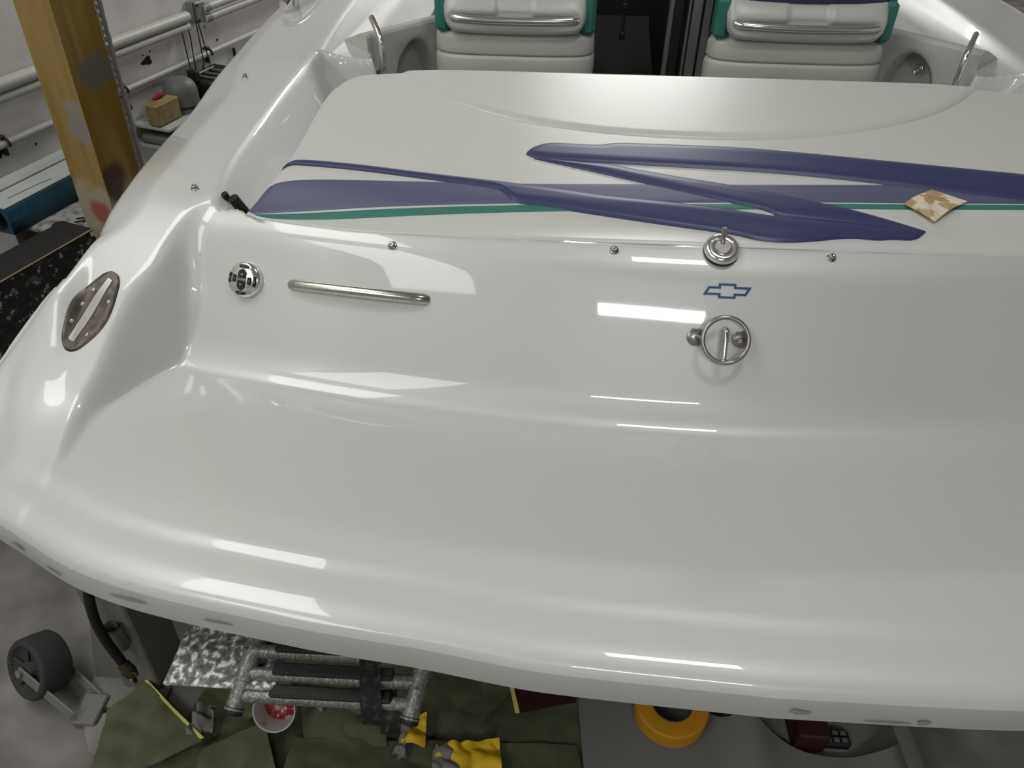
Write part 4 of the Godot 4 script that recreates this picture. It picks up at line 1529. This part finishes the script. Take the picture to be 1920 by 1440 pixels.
	g.lathe([Vector2(0.046, 0.050), Vector2(0.048, 0.052), Vector2(0.078, 0.052), Vector2(0.081, 0.049), Vector2(0.082, 0.045), Vector2(0.082, 0.006), Vector2(0.080, 0.002), Vector2(0.046, 0.0)], 72)
	part(tp, "tape", g, M.tape_roll)
	g = Geo.new()
	g.t = Transform3D(Basis(Vector3(0.3, 0, 1).normalized(), 0.06), Vector3(0.022, 0.026, -0.885))
	g.lathe([Vector2(0.046, 0.0), Vector2(0.046, 0.050), Vector2(0.043, 0.050), Vector2(0.043, 0.0)], 48)
	part(tp, "core", g, M.cardboard)
	# small bright scraps
	for q in [
		[Vector2(-0.42, -0.735), 0.075, 0.055, 51, "largest crumpled yellow paper scrap at the bottom", 0.028],
		[Vector2(-0.545, -0.795), 0.028, 0.035, 52, "crumpled yellow scrap under the ladder's right end", 0.03],
		[Vector2(-0.752, -0.838), 0.018, 0.028, 53, "small yellow scrap beside the red stained cup", 0.03]]:
		var c: Vector2 = q[0]
		g = sheet([c + Vector2(-q[1], -q[2] * 0.6), c + Vector2(q[1] * 0.8, -q[2]), c + Vector2(q[1], q[2]), c + Vector2(-q[1] * 0.9, q[2])], q[5], 0.022, q[3], [0.0, 0.01, 0.0, 0.012], 26, 9.0)
		var sc := thing("yellow_scrap", q[4], "scrap", Vector3(c.x, q[5], c.y), false, "crumpled yellow scraps on the floor")
		part(sc, "crumple", g, M.yellow)
		g = sheet([c + Vector2(-q[1] * 1.05, -q[2] * 0.2), c + Vector2(-q[1] * 0.6, -q[2] * 0.75), c + Vector2(q[1] * 0.3, q[2] * 0.9), c + Vector2(-q[1], q[2] * 1.05)], q[5] + 0.001, 0.03, q[3] + 9, [0.012, 0.0, 0.0, 0.0], 20, 9.0)
		part(sc, "pale_back", g, M.paper, "pale torn underside")
	g = sheet([Vector2(-0.575, -0.775), Vector2(-0.563, -0.782), Vector2(-0.555, -0.735), Vector2(-0.59, -0.725)], 0.03, 0.02, 61, [0.0, 0.02, 0.0, 0.0], 12, 20.0)
	solo("white_scrap", "white paper sliver beside the yellow scrap under the ladder", "scrap", g, M.paper, Vector3(-0.57, 0.03, -0.755))
	g = sheet([Vector2(-1.012, -0.80), Vector2(-0.985, -0.815), Vector2(-0.975, -0.76), Vector2(-1.025, -0.74)], 0.03, 0.03, 62, [0.03, 0.0, 0.0, 0.0], 14, 18.0)
	solo("white_scrap", "crumpled white paper scrap between the olive sheets, left", "scrap", g, M.paper, Vector3(-1.0, 0.03, -0.78))
	var cup := thing("paint_cup", "whitish plastic mixing cup with red paint dregs under the ladder", "cup", Vector3(-0.845, 0.02, -0.80))
	var cf := Transform3D(Basis(Vector3(1, 0, 0), 0.85), Vector3(-0.838, 0.06, -0.835))
	g = Geo.new()
	g.t = cf
	g.lathe([Vector2(0.0, 0.0), Vector2(0.034, 0.0), Vector2(0.036, 0.003), Vector2(0.044, 0.07), Vector2(0.046, 0.072), Vector2(0.044, 0.073), Vector2(0.042, 0.070), Vector2(0.034, 0.004)], 36)
	part(cup, "cup_wall", g, M.cup)
	g = Geo.new()
	g.t = cf
	g.lathe([Vector2(0.0, 0.022), Vector2(0.037, 0.024), Vector2(0.040, 0.05)], 36)
	part(cup, "dregs", g, M.red_paint, "red paint dregs")
	var pl := thing("sanding_block", "small black slotted sanding block behind the whitish paper", "block", Vector3(0.385, 0.0, -0.86))
	g = Geo.new()
	g.box(Vector3(0.385, 0.012, -0.86), Vector3(0.085, 0.024, 0.04), 0.006)
	part(pl, "block", g, M.black)
	g = Geo.new()
	for k in 4:
		for r in 2:
			g.box(Vector3(0.358 + k * 0.018, 0.0245, -0.868 + r * 0.016), Vector3(0.013, 0.002, 0.010), 0.0005)
	part(pl, "pale_slots", g, M.grey_paint, "pale slots", "stuff")
	# stained card on the sun pad
	var pc := [Vector2(0.356, -1.394), Vector2(0.429, -1.454), Vector2(0.486, -1.416), Vector2(0.402, -1.347)]
	g = Geo.new()
	var top := []
	for j in 13:
		var row := []
		for i in 13:
			var p2: Vector2 = pc[0].lerp(pc[1], i / 12.0).lerp(pc[3].lerp(pc[2], i / 12.0), j / 12.0)
			row.append(Vector3(p2.x, pad_y(p2.x, p2.y) + 0.0075 + 0.003 * sin(i * 0.4), p2.y))
		top.append(row)
	g.grid(top)
	var under := []
	for r in top:
		var row := []
		for p3 in r: row.append(p3 - Vector3(0, 0.0012, 0))
		under.append(row)
	g.grid(under)
	solo("stained_card", "white card with brown paint stains lying on the sun pad", "card", g, M.card, Vector3(0.42, 0.29, -1.4), true)


# ------------------------------------------------------------------ lamps
func ceiling_lamp(at: Vector3, yaw: float, size: Vector2, energy: float, label: String, tint := Color(1.0, 1.0, 0.985)) -> void:
	var o := thing("ceiling_lamp", label, "lamp", at, false, "ceiling lamps of the workshop")
	o.rotation.y = yaw
	var g := Geo.new()
	g.t = Transform3D(Basis.IDENTITY, at)
	g.box(Vector3(0, 0.03, 0), Vector3(size.x + 0.06, 0.06, size.y + 0.05), 0.008)
	part(o, "housing", g, M.lamp_body)
	var d := Geo.new()
	d.t = g.t
	d.box(Vector3(0, -0.01, 0), Vector3(size.x, 0.02, size.y), 0.006)
	part(o, "diffuser", d, M.lamp_glow)
	var l := AreaLight3D.new()
	l.name = "light"
	l.area_size = size
	l.light_energy = energy
	l.light_color = tint
	l.shadow_enabled = true
	l.area_range = 30.0
	l.position = Vector3(0, -0.025, 0)
	l.rotation.x = -PI / 2
	o.add_child(l)


func _ready() -> void:
	rng.seed = 7
	var cam := Camera3D.new()
	cam.name = "camera"
	cam.fov = rad_to_deg(2.0 * atan(720.0 / 1420.0))
	cam.near = 0.05
	cam.transform = boat_frame * Transform3D(Basis(Vector3(0.998696, 0.013563, -0.04922), Vector3(-0.041508, 0.777028, -0.628097), Vector3(0.029726, 0.62932, 0.776577)).orthonormalized(), Vector3(-0.3426, 0.935, 0.0))
	add_child(cam)
	cam.current = true
	var env := Environment.new()
	env.background_mode = Environment.BG_COLOR
	env.background_color = Color(0.02, 0.02, 0.022)
	env.tonemap_mode = Environment.TONE_MAPPER_LINEAR
	env.tonemap_exposure = 1.17
	env.sdfgi_enabled = true
	env.ssao_enabled = true
	env.ssil_enabled = true
	var we := WorldEnvironment.new()
	we.name = "world_environment"
	we.environment = env
	add_child(we)
	make_materials()
	# lamps of the shop
	ceiling_lamp(Vector3(0.25, 3.9, -1.0), 0.0, Vector2(0.7, 0.3), 1.6, "square ceiling lamp right above the boat's transom")
	ceiling_lamp(Vector3(0.4, 3.9, -7.0), 0.0, Vector2(1.5, 0.3), 13.0, "wide ceiling lamp far ahead of the boat")
	ceiling_lamp(Vector3(0.1, 3.4, 2.6), 0.0, Vector2(1.2, 0.14), 3.4, "long ceiling lamp behind the boat's platform")
	ceiling_lamp(Vector3(-2.5, 3.9, -1.2), 1.57, Vector2(1.8, 1.4), 3.3, "broad ceiling lamp near the left wall, beside the boat")
	ceiling_lamp(Vector3(-2.75, 3.9, 1.9), 1.57, Vector2(2.8, 1.2), 3.4, "largest ceiling lamp, near the left wall behind the boat")
	build_room()
	build_boat()
	build_pad()
	build_ladder()
	build_wall_things()
	build_column()
	build_left_things()
	build_floor_things()


func make_materials() -> void:
	var m := mat(Color(0.80, 0.81, 0.805), 0.42, 0.12)
	m.clearcoat_enabled = true
	m.clearcoat = 1.0
	m.clearcoat_roughness = 0.03
	M.gelcoat = m
	M.vinyl = mat(Color(0.79, 0.795, 0.78), 0.34)
	M.vinyl_grey = mat(Color(0.74, 0.745, 0.72), 0.5)
	M.navy = mat(Color(0.215, 0.23, 0.385), 0.40)
	M.purple = mat(Color(0.335, 0.345, 0.46), 0.5)
	M.teal = mat(Color(0.20, 0.46, 0.42), 0.5)
	M.hull = mat(Color(0.16, 0.06, 0.06), 0.5)
	M.chrome = mat(Color(0.90, 0.90, 0.89), 0.16, 0.88)
	M.steel = mat(Color(0.62, 0.61, 0.60), 0.28, 0.9)
	M.cleat = skin(mat(Color(0.44, 0.42, 0.40), 0.36, 0.8), tex(noise(FastNoiseLite.TYPE_SIMPLEX_SMOOTH, 0.02, 5, 9), [[0.0, Color(0.55, 0.52, 0.5)], [1.0, Color.WHITE]], 256), 12.0)
	M.dirty_chrome = skin(mat(Color(0.86, 0.86, 0.84), 0.2, 0.9), tex(noise(FastNoiseLite.TYPE_CELLULAR, 0.05, 4, 4), [[0.0, Color(0.5, 0.5, 0.48)], [0.5, Color(0.95, 0.95, 0.93)], [1.0, Color(0.65, 0.64, 0.62)]], 256), 22.0)
	M.blue_print = mat(Color(0.05, 0.24, 0.46), 0.35)
	M.button = mat(Color(0.05, 0.05, 0.05), 0.45)
	M.print_white = mat(Color(0.85, 0.85, 0.85), 0.5)
	M.print_dark = mat(Color(0.1, 0.1, 0.1), 0.5)
	M.dark_panel = mat(Color(0.075, 0.075, 0.08), 0.4)
	M.dark_floor = mat(Color(0.14, 0.14, 0.145), 0.3)
	M.alu = mat(Color(0.55, 0.55, 0.56), 0.35, 0.8)
	M.moulding = mat(Color(0.74, 0.75, 0.735), 0.35)
	M.trim_grey = mat(Color(0.33, 0.33, 0.34), 0.5)
	var speck := tex(noise(FastNoiseLite.TYPE_CELLULAR, 0.06, 3, 21), [[0.0, Color(0.95, 0.95, 0.93)], [0.16, Color(0.8, 0.8, 0.78)], [0.3, Color(0.5, 0.5, 0.49)], [1.0, Color(0.36, 0.35, 0.35)]], 512)
	M.splattered = skin(mat(Color.WHITE, 0.5), tex(noise(FastNoiseLite.TYPE_SIMPLEX_SMOOTH, 0.016, 5, 8), [[0.0, Color(0.22, 0.22, 0.22)], [0.42, Color(0.42, 0.415, 0.41)], [0.60, Color(0.60, 0.60, 0.59)], [0.68, Color(0.86, 0.86, 0.85)], [1.0, Color(0.92, 0.92, 0.9)]], 512), 7.0)
	M.rail = skin(mat(Color(0.95, 0.95, 0.95), 0.4, 0.3), speck, 6.0)
	M.grit = skin(mat(Color(0.35, 0.35, 0.37), 0.9), tex(noise(FastNoiseLite.TYPE_SIMPLEX_SMOOTH, 0.12, 3, 31), [[0.0, Color(0.06, 0.06, 0.06)], [0.55, Color(0.25, 0.25, 0.26)], [0.68, Color(0.9, 0.9, 0.9)], [1.0, Color(1, 1, 1)]], 512), 9.0)
	M.webbing = skin(mat(Color(0.5, 0.5, 0.5), 0.9), tex(noise(FastNoiseLite.TYPE_SIMPLEX_SMOOTH, 0.02, 4, 12), [[0.0, Color(0.08, 0.08, 0.08)], [0.6, Color(0.2, 0.2, 0.2)], [1.0, Color(0.7, 0.7, 0.7)]], 256), 14.0)
	M.pipe = mat(Color(0.74, 0.74, 0.72), 0.45)
	M.pipe_grey = mat(Color(0.5, 0.5, 0.49), 0.5)
	M.wire = mat(Color(0.16, 0.15, 0.15), 0.6)
	M.smudge = mat(Color(0.13, 0.12, 0.13), 0.9)
	M.column = mat(Color.WHITE, 0.5)
	M.column.vertex_color_use_as_albedo = true
	M.cardboard = mat(Color(0.42, 0.41, 0.40), 0.9)
	M.cardboard_light = mat(Color(0.55, 0.54, 0.53), 0.9)
	M.blue_box = skin(mat(Color(0.10, 0.33, 0.42), 0.55), tex(noise(FastNoiseLite.TYPE_SIMPLEX_SMOOTH, 0.02, 4, 14), [[0.0, Color(0.7, 0.7, 0.75)], [1.0, Color.WHITE]], 256), 5.0)
	M.white_board = mat(Color(0.66, 0.68, 0.67), 0.7)
	M.dusty = skin(mat(Color(0.62, 0.62, 0.61), 0.9), tex(noise(FastNoiseLite.TYPE_SIMPLEX_SMOOTH, 0.02, 5, 15), [[0.0, Color(0.45, 0.45, 0.45)], [0.5, Color(0.9, 0.9, 0.9)], [1.0, Color.WHITE]], 256), 4.0)
	M.soot = mat(Color(0.055, 0.052, 0.05), 0.7)
	M.stained_steel = skin(mat(Color.WHITE, 0.6), tex(noise(FastNoiseLite.TYPE_SIMPLEX_SMOOTH, 0.018, 5, 40), [[0.0, Color(0.10, 0.10, 0.10)], [0.55, Color(0.16, 0.16, 0.16)], [0.72, Color(0.2, 0.2, 0.2)], [0.76, Color(0.55, 0.54, 0.53)], [1.0, Color(0.7, 0.7, 0.68)]], 512), 3.0)
	M.wood = skin(mat(Color(0.62, 0.56, 0.40), 0.7), tex(noise(FastNoiseLite.TYPE_SIMPLEX_SMOOTH, 0.01, 3, 16), [[0.0, Color(0.75, 0.7, 0.6)], [1.0, Color.WHITE]], 256), 6.0)
	M.grey_paint = mat(Color(0.42, 0.42, 0.41), 0.5)
	M.post_grey = mat(Color(0.46, 0.46, 0.45), 0.55)
	M.rubber = mat(Color(0.20, 0.20, 0.20), 0.75)
	M.scuff = mat(Color(0.62, 0.62, 0.61), 0.7)
	M.olive = skin(mat(Color(0.35, 0.37, 0.27), 0.75), tex(noise(FastNoiseLite.TYPE_SIMPLEX_SMOOTH, 0.02, 4, 17), [[0.0, Color(0.8, 0.8, 0.8)], [1.0, Color.WHITE]], 256), 3.0)
	M.paper = mat(Color(0.47, 0.47, 0.46), 0.8)
	M.yellow = mat(Color(0.86, 0.72, 0.10), 0.6)
	M.yellow_pale = mat(Color(0.86, 0.82, 0.45), 0.7)
	M.tape_roll = mat(Color(0.78, 0.56, 0.07), 0.6)
	M.maroon = mat(Color(0.20, 0.07, 0.07), 0.6)
	M.cup = mat(Color(0.75, 0.75, 0.75), 0.35)
	M.red_paint = skin(mat(Color.WHITE, 0.4), tex(noise(FastNoiseLite.TYPE_SIMPLEX_SMOOTH, 0.02, 4, 19), [[0.0, Color(0.45, 0.05, 0.07)], [0.6, Color(0.55, 0.10, 0.12)], [0.68, Color(0.85, 0.75, 0.74)], [1.0, Color(0.9, 0.85, 0.84)]], 256), 12.0)
	M.brass = mat(Color(0.40, 0.36, 0.28), 0.4, 0.8)
	M.red_cloth = mat(Color(0.55, 0.12, 0.13), 0.8)
	M.cloth = mat(Color(0.40, 0.42, 0.38), 0.9)
	M.card = skin(mat(Color.WHITE, 0.8), tex(noise(FastNoiseLite.TYPE_SIMPLEX_SMOOTH, 0.012, 4, 23), [[0.0, Color(0.60, 0.50, 0.34)], [0.5, Color(0.68, 0.58, 0.42)], [0.56, Color(0.84, 0.80, 0.72)], [1.0, Color(0.88, 0.87, 0.82)]], 256), 6.0)
	M.black = mat(Color(0.03, 0.03, 0.035), 0.5)
	M.lamp_body = mat(Color(0.8, 0.8, 0.8), 0.5)
	m = mat(Color(0.95, 0.95, 0.93), 0.6)
	m.emission_enabled = true
	m.emission = Color(1.0, 0.99, 0.95)
	m.emission_energy_multiplier = 0.8
	M.lamp_glow = m
	var wall_noise := tex(noise(FastNoiseLite.TYPE_SIMPLEX_SMOOTH, 0.012, 5, 3), [[0.0, Color(0.80, 0.79, 0.78)], [0.45, Color(0.90, 0.89, 0.88)], [1.0, Color(0.95, 0.94, 0.93)]], 512)
	M.wall = skin(mat(Color.WHITE, 0.85), wall_noise, 0.5, true)
	var fl := tex(noise(FastNoiseLite.TYPE_SIMPLEX_SMOOTH, 0.01, 6, 5), [[0.0, Color(0.33, 0.32, 0.31)], [0.5, Color(0.47, 0.46, 0.45)], [1.0, Color(0.60, 0.59, 0.58)]], 512)
	M.concrete = skin(mat(Color.WHITE, 0.8), fl, 0.6, true)
	M.ceiling = mat(Color(0.62, 0.62, 0.61), 0.9)


func build_room() -> void:
	var g := Geo.new()
	g.box(Vector3(1, -0.1, -2), Vector3(12, 0.2, 16), 0.01)
	structure("floor", "grey dusty concrete workshop floor", g, M.concrete)
	g = Geo.new()
	g.box(Vector3(1, 4.4, -2), Vector3(12, 0.2, 16), 0.01)
	structure("ceiling", "workshop ceiling", g, M.ceiling)
	g = Geo.new()
	g.box(Vector3(1, 2.15, -10.1), Vector3(12, 4.7, 0.2), 0.01)
	structure("wall_front", "white far wall ahead of the boat", g, M.wall)
	g = Geo.new()
	g.box(Vector3(1, 2.15, 6.1), Vector3(12, 4.7, 0.2), 0.01)
	structure("wall_back", "white wall behind the boat", g, M.wall)
	g = Geo.new()
	g.box(Vector3(5.1, 2.15, -2), Vector3(0.2, 4.7, 16), 0.01)
	structure("wall_right", "white wall right of the boat", g, M.wall)
	g = Geo.new()
	# the left wall runs askew to the boat
	g.t = Transform3D(Basis(Vector3.UP, -0.2465), Vector3(-2.219, 0, -3.249))
	g.box(Vector3(-0.1, 2.15, 1.2), Vector3(0.2, 4.7, 16), 0.01)
	structure("wall_left", "dirty white painted workshop wall", g, M.wall)


func build_boat() -> void:
	var o := thing("boat", "white sport boat with purple striped sun pad and broad swim platform", "boat", Vector3(0, 0, -1.2), true)
	build_deck(o)
	build_hull(o)
	build_fittings(o)
	build_scuffs(o)
	build_cockpit(o)
	for sd in [-1.0, 1.0]:
		build_side(o, sd)
	build_seat(-0.443, 0.232, "left white seat back with chrome grab bar, teal corners")
	build_seat(0.385, 0.252, "right white seat back with chrome grab bar, navy top showing")
